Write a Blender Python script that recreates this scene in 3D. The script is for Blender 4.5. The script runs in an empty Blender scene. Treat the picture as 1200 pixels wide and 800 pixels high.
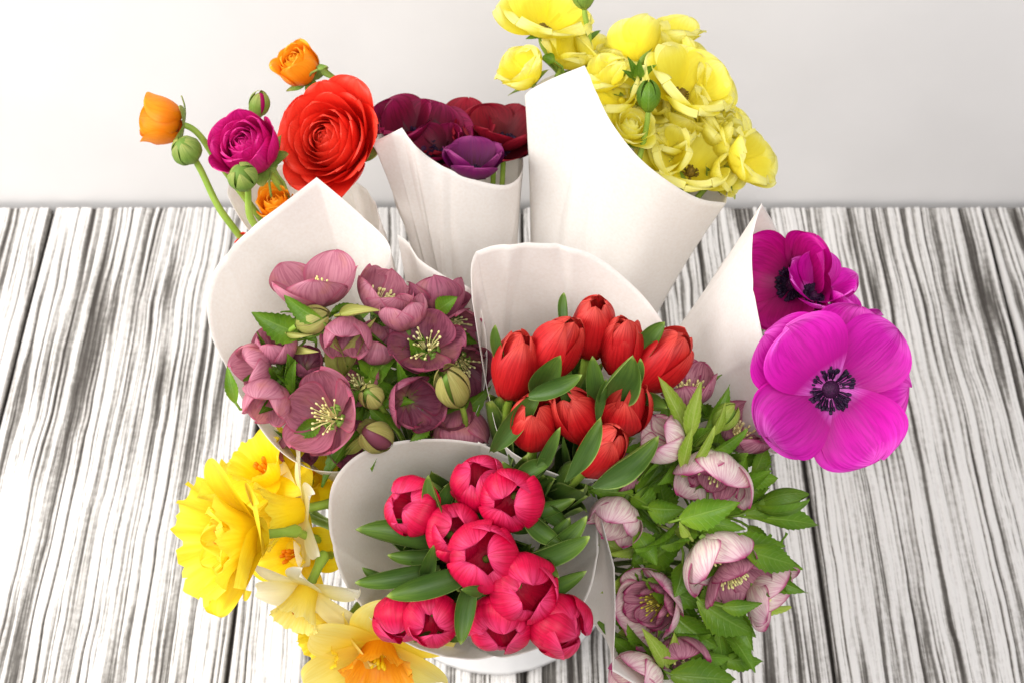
import bpy, math, random
import numpy as np
from mathutils import Vector

# ------------------------------------------------------------------ camera, light, exposure
S = bpy.context.scene
COL = S.collection
FPX = 1667.0                       # focal length in pixels of the 1200 px wide photograph (50 mm lens)
CAM = np.array((0.0, -0.676, 1.26))
PITCH = math.radians(53.9)
FW = np.array((0.0, math.cos(PITCH), -math.sin(PITCH)))
UP = np.array((0.0, math.sin(PITCH), math.cos(PITCH)))
RT = np.array((1.0, 0.0, 0.0))
cam = bpy.data.objects.new('camera', bpy.data.cameras.new('camera'))
COL.objects.link(cam)
cam.location = CAM
cam.rotation_euler = (math.pi / 2 - PITCH, 0, 0)
cam.data.sensor_width = 36
cam.data.lens = 50
cam.data.clip_start = 0.05
cam.data.clip_end = 50
cam.data.dof.use_dof = True
cam.data.dof.focus_distance = 1.03
cam.data.dof.aperture_fstop = 11.0
S.camera = cam
W = bpy.data.worlds.new('World'); S.world = W; W.use_nodes = True
W.node_tree.nodes['Background'].inputs[0].default_value = (0.93, 0.95, 1.0, 1)
W.node_tree.nodes['Background'].inputs[1].default_value = 0.42
def area(name, loc, target, size, energy, col):
    l = bpy.data.lights.new(name, 'AREA'); l.shape = 'RECTANGLE'; l.size = size[0]; l.size_y = size[1]
    l.energy = energy; l.color = col
    o = bpy.data.objects.new(name, l); COL.objects.link(o); o.location = loc
    o.rotation_euler = (Vector(target) - Vector(loc)).to_track_quat('-Z', 'Y').to_euler()
    return o
area('window_light', (-1.45, -0.2, 1.25), (0.0, 0.0, 0.25), (1.0, 1.0), 30, (1.0, 0.985, 0.96))
area('fill_light', (0.3, -1.3, 2.3), (0.0, 0.0, 0.2), (1.3, 1.0), 36, (1.0, 0.98, 0.96))  # unseen fill lamp added at the front to brighten the papers
S.view_settings.view_transform = 'Standard'
S.view_settings.look = 'None'
S.view_settings.exposure = 0.19
S.view_settings.gamma = 1.0
S.render.engine = 'CYCLES'
S.cycles.max_bounces = 8
S.cycles.transparent_max_bounces = 8

rng = np.random.RandomState(7)
random.seed(7)

def P(px, py, d):
    """a point d metres in front of the camera plane on the ray of a photograph pixel"""
    return CAM + d * (FW + (px - 600) / FPX * RT + (400 - py) / FPX * UP)
def axis_of(ang, tilt):
    a = math.radians(ang); t = math.radians(tilt)
    return -math.cos(t) * FW + math.sin(t) * (math.cos(a) * RT + math.sin(a) * UP)
def nrm(v):
    return v / max(np.linalg.norm(v), 1e-9)
def frame(ax, roll=0.0):
    z = nrm(ax)
    h = UP if abs(np.dot(z, UP)) < 0.9 else RT
    x = nrm(np.cross(h, z)); y = np.cross(z, x)
    c, s = math.cos(roll), math.sin(roll)
    return np.stack([c * x + s * y, -s * x + c * y, z], axis=1)

# ------------------------------------------------------------------ materials
def lin(r, g, b):
    f = lambda c: (c / 255 / 12.92) if c / 255 <= 0.04045 else ((c / 255 + 0.055) / 1.055) ** 2.4
    return (f(r), f(g), f(b), 1.0)
class NT:
    def __init__(s, name):
        s.m = bpy.data.materials.new(name); s.m.use_nodes = True
        s.t = s.m.node_tree; s.t.nodes.clear()
        s.out = s.n('ShaderNodeOutputMaterial')
    def n(s, kind, **kw):
        o = s.t.nodes.new(kind)
        for k, v in kw.items():
            if k.startswith('i_'): o.inputs[k[2:].replace('_', ' ')].default_value = v
            else: setattr(o, k, v)
        return o
    def l(s, a, b): s.t.links.new(a, b)
    def math(s, op, a, b=None, clamp=False):
        o = s.n('ShaderNodeMath', operation=op, use_clamp=clamp)
        for i, x in enumerate((a, b)):
            if x is None: continue
            if isinstance(x, (int, float)): o.inputs[i].default_value = x
            else: s.l(x, o.inputs[i])
        return o.outputs[0]
    def ramp(s, fac, stops, interp='LINEAR'):
        r = s.n('ShaderNodeValToRGB'); r.color_ramp.interpolation = interp
        e = r.color_ramp.elements
        while len(e) < len(stops): e.new(0.5)
        for i, (p, c) in enumerate(stops):
            e[i].position = p; e[i].color = c if not isinstance(c, (int, float)) else (c, c, c, 1)
        s.l(fac, r.inputs[0]); return r.outputs[0]
    def mix(s, fac, a, b, blend='MIX'):
        o = s.n('ShaderNodeMix', data_type='RGBA', blend_type=blend)
        for i, x in ((0, fac), (6, a), (7, b)):
            if isinstance(x, (int, float)): o.inputs[i].default_value = x
            elif isinstance(x, tuple): o.inputs[i].default_value = x
            else: s.l(x, o.inputs[i])
        return o.outputs[2]

def petal_mat(name, stops, edge=None, edge_w=0.85, vein=None, vein_s=0.0, vein_k=26.0, rough=0.5, trans=0.3, var=0.12, spec=0.3, bump=0.25, blotch=None, blotch_s=0.0, herring=None):
    N = NT(name)
    uv = N.n('ShaderNodeUVMap'); sp = N.n('ShaderNodeSeparateXYZ'); N.l(uv.outputs[0], sp.inputs[0])
    x, u = sp.outputs[0], sp.outputs[1]
    oi = N.n('ShaderNodeObjectInfo')
    tc = N.n('ShaderNodeTexCoord')
    c = N.ramp(u, [(p, lin(*q)) for p, q in stops])
    ex = N.math('MULTIPLY', N.math('ABSOLUTE', N.math('SUBTRACT', x, 0.5)), 2.0)
    comb = N.n('ShaderNodeCombineXYZ')
    N.l(N.math('MULTIPLY', x, vein_k), comb.inputs[0]); N.l(N.math('MULTIPLY', u, 2.6), comb.inputs[1])
    N.l(N.math('MULTIPLY', oi.outputs['Random'], 50.0), comb.inputs[2])
    vn = N.n('ShaderNodeTexNoise', i_Scale=1.0, i_Detail=3.0, i_Roughness=0.6); N.l(comb.outputs[0], vn.inputs['Vector'])
    vf = N.ramp(vn.outputs[0], [(0.44, 0.0), (0.60, 1.0)])
    if vein: c = N.mix(N.math('MULTIPLY', vf, vein_s), c, lin(*vein))
    if blotch:
        bn = N.n('ShaderNodeTexNoise', i_Scale=60.0, i_Detail=4.0); N.l(tc.outputs['Object'], bn.inputs['Vector'])
        c = N.mix(N.math('MULTIPLY', N.ramp(bn.outputs[0], [(0.52, 0.0), (0.68, 1.0)]), blotch_s), c, lin(*blotch))
    hv = None
    if herring:
        ph = N.math('MULTIPLY', N.math('SUBTRACT', u, N.math('MULTIPLY', ex, 0.16)), 62.0)
        sd = N.ramp(N.math('SINE', ph), [(0.80, 0.0), (0.99, 1.0)])
        mr = N.ramp(ex, [(0.02, 1.0), (0.09, 0.0)])
        hv = N.math('MAXIMUM', N.math('MULTIPLY', sd, 0.5), mr)
        c = N.mix(N.math('MULTIPLY', hv, 0.55), c, lin(*herring))
    if edge:
        en = N.n('ShaderNodeTexNoise', i_Scale=120.0); N.l(tc.outputs['Object'], en.inputs['Vector'])
        e = N.math('MAXIMUM', ex, N.math('POWER', u, 2.0))
        e = N.math('ADD', e, N.math('MULTIPLY', N.math('SUBTRACT', en.outputs[0], 0.5), 0.14))
        c = N.mix(N.ramp(e, [(edge_w, 0.0), (min(0.995, edge_w + 0.13), 1.0)]), c, lin(*edge))
    hs = N.n('ShaderNodeHueSaturation')
    N.l(c, hs.inputs['Color'])
    N.l(N.math('ADD', N.math('MULTIPLY', oi.outputs['Random'], var), 1 - var * 0.6), hs.inputs['Value'])
    b = N.n('ShaderNodeBump', i_Strength=bump, i_Distance=0.0008); N.l(vn.outputs[0] if hv is None else N.math('SUBTRACT', vn.outputs[0], N.math('MULTIPLY', hv, 1.2)), b.inputs['Height'])
    pr = N.n('ShaderNodeBsdfPrincipled', i_Roughness=rough); pr.inputs['Specular IOR Level'].default_value = spec
    N.l(hs.outputs[0], pr.inputs['Base Color']); N.l(b.outputs[0], pr.inputs['Normal'])
    tr = N.n('ShaderNodeBsdfTranslucent'); N.l(hs.outputs[0], tr.inputs[0]); N.l(b.outputs[0], tr.inputs['Normal'])
    mx = N.n('ShaderNodeMixShader'); mx.inputs[0].default_value = trans
    N.l(pr.outputs[0], mx.inputs[1]); N.l(tr.outputs[0], mx.inputs[2]); N.l(mx.outputs[0], N.out.inputs[0])
    return N.m
def solid_mat(name, col, col2=None, rough=0.6, scale=80.0, spec=0.25, bump=0.2):
    N = NT(name); tc = N.n('ShaderNodeTexCoord')
    ns = N.n('ShaderNodeTexNoise', i_Scale=scale, i_Detail=4.0); N.l(tc.outputs['Object'], ns.inputs['Vector'])
    c = N.ramp(ns.outputs[0], [(0.35, lin(*col)), (0.68, lin(*(col2 or col)))])
    b = N.n('ShaderNodeBump', i_Strength=bump, i_Distance=0.001); N.l(ns.outputs[0], b.inputs['Height'])
    pr = N.n('ShaderNodeBsdfPrincipled', i_Roughness=rough); pr.inputs['Specular IOR Level'].default_value = spec
    N.l(c, pr.inputs['Base Color']); N.l(b.outputs[0], pr.inputs['Normal']); N.l(pr.outputs[0], N.out.inputs[0])
    return N.m
def paper_mat():
    N = NT('wrapping_paper'); tc = N.n('ShaderNodeTexCoord')
    n1 = N.n('ShaderNodeTexNoise', i_Scale=420.0, i_Detail=3.0); N.l(tc.outputs['Object'], n1.inputs['Vector'])
    n2 = N.n('ShaderNodeTexNoise', i_Scale=9.0, i_Detail=3.0, i_Roughness=0.55); N.l(tc.outputs['Object'], n2.inputs['Vector'])
    c = N.ramp(n1.outputs[0], [(0.3, lin(247, 241, 235)), (0.7, lin(252, 248, 244))])
    h = N.math('ADD', N.math('MULTIPLY', n1.outputs[0], 0.05), N.math('MULTIPLY', n2.outputs[0], 1.0))
    b = N.n('ShaderNodeBump', i_Strength=0.16, i_Distance=0.003); N.l(h, b.inputs['Height'])
    pr = N.n('ShaderNodeBsdfPrincipled', i_Roughness=0.85); pr.inputs['Specular IOR Level'].default_value = 0.1
    N.l(c, pr.inputs['Base Color']); N.l(b.outputs[0], pr.inputs['Normal'])
    tr = N.n('ShaderNodeBsdfTranslucent'); N.l(c, tr.inputs[0])
    mx = N.n('ShaderNodeMixShader'); mx.inputs[0].default_value = 0.36
    N.l(pr.outputs[0], mx.inputs[1]); N.l(tr.outputs[0], mx.inputs[2]); N.l(mx.outputs[0], N.out.inputs[0])
    return N.m
def wood_mat():
    N = NT('whitewashed_wood'); tc = N.n('ShaderNodeTexCoord')
    at = N.n('ShaderNodeAttribute', attribute_name='wear')
    mp = N.n('ShaderNodeMapping'); mp.inputs['Scale'].default_value = (520, 7, 520); N.l(tc.outputs['Object'], mp.inputs[0])
    ns = N.n('ShaderNodeTexNoise', i_Scale=1.0, i_Detail=5.0, i_Roughness=0.65); N.l(mp.outputs[0], ns.inputs['Vector'])
    n2 = N.n('ShaderNodeTexNoise', i_Scale=160.0, i_Detail=4.0, i_Roughness=0.7); N.l(tc.outputs['Object'], n2.inputs['Vector'])
    w = N.math('ADD', at.outputs['Fac'], N.math('MULTIPLY', N.math('SUBTRACT', ns.outputs[0], 0.5), 0.75))
    w = N.math('ADD', w, N.math('MULTIPLY', N.math('SUBTRACT', n2.outputs[0], 0.5), 0.42))
    c = N.ramp(w, [(0.18, lin(226, 223, 220)), (0.36, lin(198, 194, 190)), (0.48, lin(158, 154, 149)), (0.64, lin(110, 106, 101)), (0.95, lin(72, 67, 63))])
    b = N.n('ShaderNodeBump', i_Strength=0.5, i_Distance=0.0012); N.l(ns.outputs[0], b.inputs['Height'])
    pr = N.n('ShaderNodeBsdfPrincipled', i_Roughness=0.7); pr.inputs['Specular IOR Level'].default_value = 0.25
    N.l(c, pr.inputs['Base Color']); N.l(b.outputs[0], pr.inputs['Normal']); N.l(pr.outputs[0], N.out.inputs[0])
    return N.m

M = {}
M['paper'] = paper_mat()
M['wood'] = wood_mat()
M['gap'] = solid_mat('dark_underside', (60, 56, 52), (78, 72, 68), 0.9)
M['wall'] = solid_mat('painted_wall', (226, 223, 221), (231, 228, 226), 0.85, 6.0, 0.2, 0.05)
M['bucket'] = solid_mat('white_enamel', (240, 238, 236), (246, 244, 243), 0.25, 20.0, 0.5, 0.02)
M['stem'] = solid_mat('green_stem', (128, 158, 52), (152, 178, 72), 0.5, 60.0, 0.3)
M['stem_dark'] = solid_mat('dark_green_stem', (86, 112, 50), (112, 132, 66), 0.55, 60.0)
M['red_tulip'] = petal_mat('red_tulip_petal', [(0, (200, 66, 46)), (0.18, (190, 20, 26)), (0.75, (206, 30, 34)), (1, (226, 84, 70))], vein=(166, 12, 20), vein_s=0.62, rough=0.5, trans=0.2, spec=0.3, bump=.5)
M['pink_tulip'] = petal_mat('pink_tulip_petal', [(0, (206, 30, 70)), (0.2, (208, 4, 56)), (0.8, (220, 8, 72)), (1, (238, 70, 126))], vein=(180, 0, 48), vein_s=0.6, rough=0.48, trans=0.22, spec=0.3, bump=.5)
M['purple_hell'] = petal_mat('dusky_hellebore_petal', [(0, (140, 128, 80)), (0.14, (146, 84, 96)), (0.55, (182, 104, 126)), (1, (204, 128, 150))], edge=(176, 76, 104), edge_w=0.9, vein=(132, 60, 82), vein_s=0.5, rough=0.5, trans=0.28, var=0.3, blotch=(186, 118, 92), blotch_s=0.28)
M['lit_pink_hell'] = petal_mat('lit_pink_hellebore_petal', [(0, (150, 130, 90)), (0.14, (160, 96, 108)), (0.55, (192, 118, 136)), (1, (212, 142, 160))], edge=(190, 90, 120), edge_w=0.9, vein=(158, 76, 104), vein_s=0.5, rough=0.5, trans=0.28, var=0.25, blotch=(206, 132, 98), blotch_s=0.35)  # lighter copy for variety; the look of lit blooms is put into its colour
M['plum_hell'] = petal_mat('plum_hellebore_petal', [(0, (120, 112, 70)), (0.14, (116, 60, 76)), (0.55, (146, 76, 98)), (1, (168, 92, 116))], edge=(140, 50, 78), edge_w=0.9, vein=(100, 40, 62), vein_s=0.55, rough=0.5, trans=0.25, var=0.3, blotch=(168, 110, 96), blotch_s=0.4)
M['pale_hell'] = petal_mat('pale_hellebore_petal', [(0, (206, 214, 140)), (0.22, (238, 228, 206)), (0.75, (242, 224, 216)), (1, (222, 172, 190))], edge=(178, 62, 116), edge_w=0.86, vein=(196, 112, 146), vein_s=0.5, vein_k=34.0, rough=0.5, trans=0.25)
M['rose_hell'] = petal_mat('rosy_hellebore_petal', [(0, (190, 176, 124)), (0.22, (196, 140, 150)), (1, (204, 138, 158))], edge=(150, 44, 92), edge_w=0.85, vein=(136, 50, 90), vein_s=0.6, vein_k=34.0, rough=0.5, trans=0.25)
M['magenta'] = petal_mat('magenta_anemone_petal', [(0, (236, 140, 222)), (0.16, (224, 96, 200)), (0.28, (190, 2, 142)), (0.6, (216, 14, 174)), (0.85, (226, 36, 190)), (1, (240, 104, 216))], var=.3, bump=.6, vein=(184, 4, 146), vein_s=0.6, vein_k=30.0, rough=0.5, trans=0.3)
M['deep_magenta'] = petal_mat('deep_magenta_petal', [(0, (120, 0, 70)), (0.5, (186, 4, 118)), (1, (206, 10, 150))], vein=(150, 0, 90), vein_s=0.5, rough=0.5, trans=0.3)
M['wine'] = petal_mat('wine_anemone_petal', [(0, (40, 6, 20)), (0.3, (74, 4, 28)), (0.7, (128, 6, 52)), (1, (156, 16, 82))], vein=(82, 2, 30), vein_s=0.5, rough=0.6, trans=0.2, var=0.3)
M['crimson'] = petal_mat('crimson_anemone_petal', [(0, (46, 4, 14)), (0.4, (104, 4, 22)), (1, (152, 14, 40))], vein=(88, 2, 20), vein_s=0.5, rough=0.6, trans=0.2, var=0.3)
M['violet'] = petal_mat('violet_anemone_petal', [(0, (40, 6, 30)), (0.4, (70, 4, 44)), (0.85, (116, 10, 88)), (1, (160, 60, 126))], vein=(96, 6, 84), vein_s=0.5, rough=0.6, trans=0.2)
M['yellow'] = petal_mat('yellow_anemone_petal', [(0, (246, 230, 56)), (0.3, (254, 242, 66)), (0.75, (254, 247, 104)), (1, (255, 252, 170))], vein=(246, 230, 70), vein_s=0.3, rough=0.5, trans=0.5, spec=0.2)
M['red_ran'] = petal_mat('red_ranunculus_petal', [(0, (196, 16, 14)), (0.5, (238, 34, 26)), (1, (250, 74, 52))], vein=(226, 26, 20), vein_s=0.3, rough=0.45, trans=0.25)
M['pink_ran'] = petal_mat('magenta_ranunculus_petal', [(0, (120, 4, 60)), (0.5, (196, 8, 100)), (1, (222, 36, 138))], vein=(160, 4, 80), vein_s=0.45, rough=0.45, trans=0.25)
M['orange_ran'] = petal_mat('orange_ranunculus_petal', [(0, (226, 110, 8)), (0.5, (252, 148, 12)), (1, (255, 178, 40))], vein=(238, 130, 8), vein_s=0.3, rough=0.45, trans=0.28)
M['daff_yellow'] = petal_mat('daffodil_yellow', [(0, (240, 210, 20)), (0.5, (252, 224, 26)), (1, (254, 234, 70))], vein=(244, 208, 14), vein_s=0.4, rough=0.5, trans=0.35)
M['daff_cream'] = petal_mat('daffodil_cream', [(0, (250, 228, 80)), (0.3, (252, 244, 176)), (1, (254, 252, 236))], vein=(244, 236, 190), vein_s=0.3, rough=0.5, trans=0.35)
M['daff_pale'] = petal_mat('daffodil_pale_yellow', [(0, (244, 214, 40)), (0.4, (252, 228, 80)), (1, (254, 240, 150))], vein=(246, 222, 70), vein_s=0.4, rough=0.5, trans=0.35)
M['daff_orange'] = petal_mat('daffodil_orange', [(0, (238, 150, 10)), (0.6, (250, 160, 16)), (1, (255, 184, 50))], vein=(236, 132, 6), vein_s=0.5, rough=0.5, trans=0.3)
M['tulip_leaf'] = petal_mat('tulip_leaf', [(0, (80, 108, 50)), (0.6, (74, 106, 40)), (0.93, (104, 134, 50)), (1, (168, 186, 70))], edge=(150, 172, 92), edge_w=0.9, vein=(60, 92, 34), vein_s=0.5, rough=0.45, trans=0.15, vein_k=20)
M['hell_leaf'] = petal_mat('hellebore_leaf', [(0, (132, 164, 44)), (0.5, (92, 132, 28)), (1, (106, 142, 34))], vein=(96, 138, 44), vein_s=0.5, rough=0.4, trans=0.2, vein_k=12, var=0.4, blotch=(66, 104, 20), blotch_s=0.4, herring=(132, 164, 70), bump=.4)
M['lime_leaf'] = petal_mat('young_hellebore_leaf', [(0, (160, 182, 70)), (0.5, (142, 172, 52)), (1, (150, 168, 62))], vein=(176, 190, 96), vein_s=0.5, rough=0.45, trans=0.25, vein_k=12, herring=(186, 200, 110))
M['bract'] = petal_mat('pale_bract', [(0, (150, 156, 70)), (0.6, (182, 178, 104)), (1, (170, 160, 92))], edge=(140, 110, 84), edge_w=0.92, vein=(140, 140, 60), vein_s=0.5, rough=0.5, trans=0.2, vein_k=16)
M['sepal'] = petal_mat('green_sepal', [(0, (150, 172, 84)), (0.6, (120, 152, 60)), (1, (168, 170, 90))], vein=(96, 128, 44), vein_s=0.5, rough=0.55, trans=0.15, vein_k=14)
M['stamen_cream'] = solid_mat('cream_stamen', (226, 218, 138), (236, 230, 170), 0.5)
M['stamen_gold'] = solid_mat('gold_stamen', (168, 154, 50), (196, 180, 74), 0.5)
M['stamen_black'] = solid_mat('black_stamen', (26, 12, 34), (52, 20, 58), 0.55)
M['disc_plum'] = solid_mat('plum_disc', (40, 10, 40), (72, 20, 66), 0.6, 900.0, bump=0.6)
M['disc_brown'] = solid_mat('brown_disc', (96, 78, 24), (130, 104, 30), 0.7, 700.0, bump=0.6)

# ------------------------------------------------------------------ mesh helpers
_fc = {}
def gridfaces(nu, nv):
    k = (nu, nv)
    if k not in _fc:
        i, j = np.meshgrid(np.arange(nu - 1), np.arange(nv - 1), indexing='ij')
        a = (i * nv + j).ravel()
        _fc[k] = np.stack([a, a + 1, a + nv + 1, a + nv], axis=1)
    return _fc[k]
def mesh_obj(name, V, F, mat, UV=None, parent=None, origin=None):
    V = np.asarray(V, dtype=np.float64)
    if origin is not None: V = V - origin
    me = bpy.data.meshes.new(name)
    if isinstance(F, np.ndarray):
        nf, k = F.shape
        me.vertices.add(len(V)); me.vertices.foreach_set('co', V.astype(np.float32).ravel())
        me.loops.add(nf * k); me.loops.foreach_set('vertex_index', F.astype(np.int32).ravel())
        me.polygons.add(nf); me.polygons.foreach_set('loop_start', np.arange(0, nf * k, k, dtype=np.int32))
        me.update(calc_edges=True)
    else:
        me.from_pydata(V.tolist(), [], F)
    if UV is not None:
        ul = me.uv_layers.new(name='UVMap')
        idx = np.empty(len(me.loops), dtype=np.int32); me.loops.foreach_get('vertex_index', idx)
        ul.data.foreach_set('uv', np.asarray(UV, dtype=np.float32)[idx].ravel())
    me.polygons.foreach_set('use_smooth', np.ones(len(me.polygons), dtype=bool))
    me.materials.append(mat); me.update()
    o = bpy.data.objects.new(name, me); COL.objects.link(o)
    if parent is not None: o.parent = parent
    return o
def tube(pts, rad, n=8):
    pts = np.asarray(pts); m = len(pts)
    rad = np.full(m, rad) if np.isscalar(rad) else np.asarray(rad)
    t = np.gradient(pts, axis=0); t /= np.maximum(np.linalg.norm(t, axis=1, keepdims=True), 1e-9)
    h = np.array((0.31, 0.87, 0.38)); a = np.cross(t, h); a /= np.maximum(np.linalg.norm(a, axis=1, keepdims=True), 1e-9)
    b = np.cross(t, a)
    th = np.linspace(0, 2 * np.pi, n, endpoint=False)
    V = pts[:, None] + rad[:, None, None] * (np.cos(th)[None, :, None] * a[:, None] + np.sin(th)[None, :, None] * b[:, None])
    F = []
    for i in range(m - 1):
        for j in range(n):
            F.append((i * n + j, i * n + (j + 1) % n, (i + 1) * n + (j + 1) % n, (i + 1) * n + j))
    return V.reshape(-1, 3), np.array(F)
def join(parts):
    Vs, Fs, k = [], [], 0
    for V, F in parts:
        Vs.append(V); Fs.append(np.asarray(F) + k); k += len(V)
    return np.concatenate(Vs), np.concatenate(Fs)
def bez(p0, p1, p2, p3, n=18):
    t = np.linspace(0, 1, n)[:, None]
    return (1 - t) ** 3 * p0 + 3 * t * (1 - t) ** 2 * p1 + 3 * t ** 2 * (1 - t) * p2 + t ** 3 * p3
def smooth_keys(keys, u):
    x = np.linspace(0, 1, len(keys)); f = u * (len(keys) - 1)
    k = np.asarray(keys, float); i = np.clip(f.astype(int), 0, len(keys) - 2); t = f - i
    p0 = k[np.maximum(i - 1, 0)]; p1 = k[i]; p2 = k[i + 1]; p3 = k[np.minimum(i + 2, len(keys) - 1)]
    return 0.5 * (2 * p1 + (p2 - p0) * t + (2 * p0 - 5 * p1 + 4 * p2 - p3) * t ** 2 + (3 * p1 - p0 - 3 * p2 + p3) * t ** 3)

def petal(L, Wd, th, wrap=0.8, cup=0.0, um=0.6, base=0.3, p=2.0, q=2.0, ruf=0.02, kr=2.0, phi=0.0, r0=0.0, z0=0.0, nu=15, nv=11, crease=0.0, twist=0.0, notch=0.0, frill=0.0):
    """one petal: centreline leans th degrees from the flower's axis along its length, cross-section curls around the axis"""
    t = np.linspace(0, 1, nu); u = 1 - (1 - t) ** 1.9
    uu = np.linspace(0, 1, 80); a = np.radians(smooth_keys(th, uu))
    rr = r0 + np.concatenate([[0], np.cumsum(np.sin((a[1:] + a[:-1]) / 2))]) * L / 79
    zz = z0 + np.concatenate([[0], np.cumsum(np.cos((a[1:] + a[:-1]) / 2))]) * L / 79
    r = np.interp(u, uu, rr); z = np.interp(u, uu, zz); an = np.interp(u, uu, a)
    pr = np.where(u < um, base + (1 - base) * np.sin(np.pi / 2 * np.clip(u / um, 0, 1)), (np.maximum(1 - np.clip((u - um) / (1 - um), 0, 1) ** p, 0)) ** (1 / q))
    w = Wd / 2 * np.maximum(pr, 0.015)
    v = np.linspace(-1, 1, nv)
    kap = np.maximum(wrap / np.maximum(r, 0.25 * L) + cup / L, 0.01)
    arc = v[None] * (w * kap)[:, None]
    lat = np.sin(arc) / kap[:, None]; inn = (1 - np.cos(arc)) / kap[:, None]
    f1, f2, f3 = rng.uniform(0, 6.28, 3)
    U = u[:, None]; Vv = v[None]
    off = ruf * L * U ** 1.3 * (np.sin(kr * np.pi * Vv + f1) * (0.35 + 0.65 * np.abs(Vv)) + 0.6 * np.sin(2.3 * kr * Vv + 3 * U + f2) + 0.5 * np.sin(4 * U + f3))
    if frill: off = off + frill * L * U ** 3 * np.sin(9 * Vv + f2) * (0.4 + np.abs(Vv))
    off = off - crease * L * np.exp(-(Vv / 0.18) ** 2) * np.sin(np.pi * np.clip(U, 0, 1))
    off = off + twist * L * U * Vv
    inn = inn + off
    dz = -notch * L * (np.exp(-(Vv / 0.2) ** 2)) * U ** 6
    T = np.stack([np.sin(an), np.zeros(nu), np.cos(an)], 1); Nn = np.stack([-np.cos(an), np.zeros(nu), np.sin(an)], 1)
    V = np.stack([r, np.zeros(nu), z], 1)[:, None] + lat[..., None] * np.array((0, 1, 0)) + inn[..., None] * Nn[:, None] + dz[..., None] * T[:, None]
    c, s = math.cos(phi), math.sin(phi)
    R = np.array(((c, -s, 0), (s, c, 0), (0, 0, 1)))
    V = V.reshape(-1, 3) @ R.T
    UV = np.stack(np.broadcast_arrays(Vv * 0.5 + 0.5, U), -1).reshape(-1, 2)
    return V, gridfaces(nu, nv), UV

def leafgrid(b, tp, Wd, n, bend=0.15, fold=0.25, serr=0.0, k=9, um=0.4, nu=18, nv=7, p=1.4, q=1.1, wave=0.03, curl=0.0):
    L = np.linalg.norm(tp - b); d = (tp - b) / max(L, 1e-6)
    n = nrm(n - np.dot(n, d) * d)
    mid = (b + tp) / 2 + n * bend * L
    if serr: nu = 3 * k + 2
    u = np.linspace(0, 1, nu)[:, None]
    C = (1 - u) ** 2 * b + 2 * u * (1 - u) * mid + u ** 2 * tp
    T = np.gradient(C, axis=0); T /= np.linalg.norm(T, axis=1, keepdims=True)
    side = np.cross(T, n); side /= np.linalg.norm(side, axis=1, keepdims=True)
    Nn = np.cross(side, T)
    uf = u[:, 0]
    pr = np.where(uf < um, 0.18 + 0.82 * np.sin(np.pi / 2 * np.clip(uf / um, 0, 1)), np.maximum(1 - np.clip((uf - um) / (1 - um), 0, 1) ** p, 0) ** (1 / q))
    w = Wd / 2 * np.maximum(pr, 0.02)
    if serr:
        saw = np.mod(uf * k, 1.0); w = w * (1 + serr * (saw - 0.6) * (uf > 0.25))
    v = np.linspace(-1, 1, nv)
    f1, f2 = rng.uniform(0, 6.28, 2)
    ang = v[None] * fold * 2.0
    lat = w[:, None] * v[None] * np.cos(ang * (0.5 + 0.5 * np.abs(v[None])))
    up = w[:, None] * np.abs(v[None]) * np.sin(np.abs(ang)) + wave * L * np.sin(7 * uf[:, None] + f1 + 1.5 * np.sign(v[None])) * v[None] ** 2
    up = up - curl * L * (uf[:, None] ** 3)
    V = C[:, None] + lat[..., None] * side[:, None] + up[..., None] * Nn[:, None]
    UV = np.stack(np.broadcast_arrays(v[None] * 0.5 + 0.5, u), -1).reshape(-1, 2)
    return V.reshape(-1, 3), gridfaces(nu, nv), UV

def thing(name, label, cat, loc, group=None):
    o = bpy.data.objects.new(name, None); COL.objects.link(o)
    o.empty_display_size = 0.01
    o.location = loc; o['label'] = label; o['category'] = cat
    if group: o['group'] = group
    return o

# ------------------------------------------------------------------ setting: planks, wall
def lattice(seed, nx, ny): return np.random.RandomState(seed).rand(nx, ny)
def vnoise(x, y, seed):
    G = lattice(seed, 257, 257)
    xi = np.floor(x).astype(int); yi = np.floor(y).astype(int); fx = x - xi; fy = y - yi
    fx = fx * fx * (3 - 2 * fx); fy = fy * fy * (3 - 2 * fy)
    g = lambda a, b: G[a % 257, b % 257]
    return (g(xi, yi) * (1 - fx) + g(xi + 1, yi) * fx) * (1 - fy) + (g(xi, yi + 1) * (1 - fx) + g(xi + 1, yi + 1) * fx) * fy
Y0, Y1 = -0.62, 0.438
tb = mesh_obj('tabletop', *[np.array([(x, y, z) for x in (-1.09, 1.09) for y in (Y0, Y1) for z in (-0.045, -0.012)]), [(0, 1, 3, 2), (4, 6, 7, 5), (0, 4, 5, 1), (2, 3, 7, 6), (0, 2, 6, 4), (1, 5, 7, 3)]], M['gap'])
tb['kind'] = 'structure'
tb['label'] = 'weathered whitewashed wooden plank tabletop with dark grain'
tb.data.polygons.foreach_set('use_smooth', np.zeros(6, dtype=bool))
seams = [-1.09, -0.815, -0.541, -0.268, 0.012, 0.303, 0.555, 0.82, 1.09]
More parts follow.
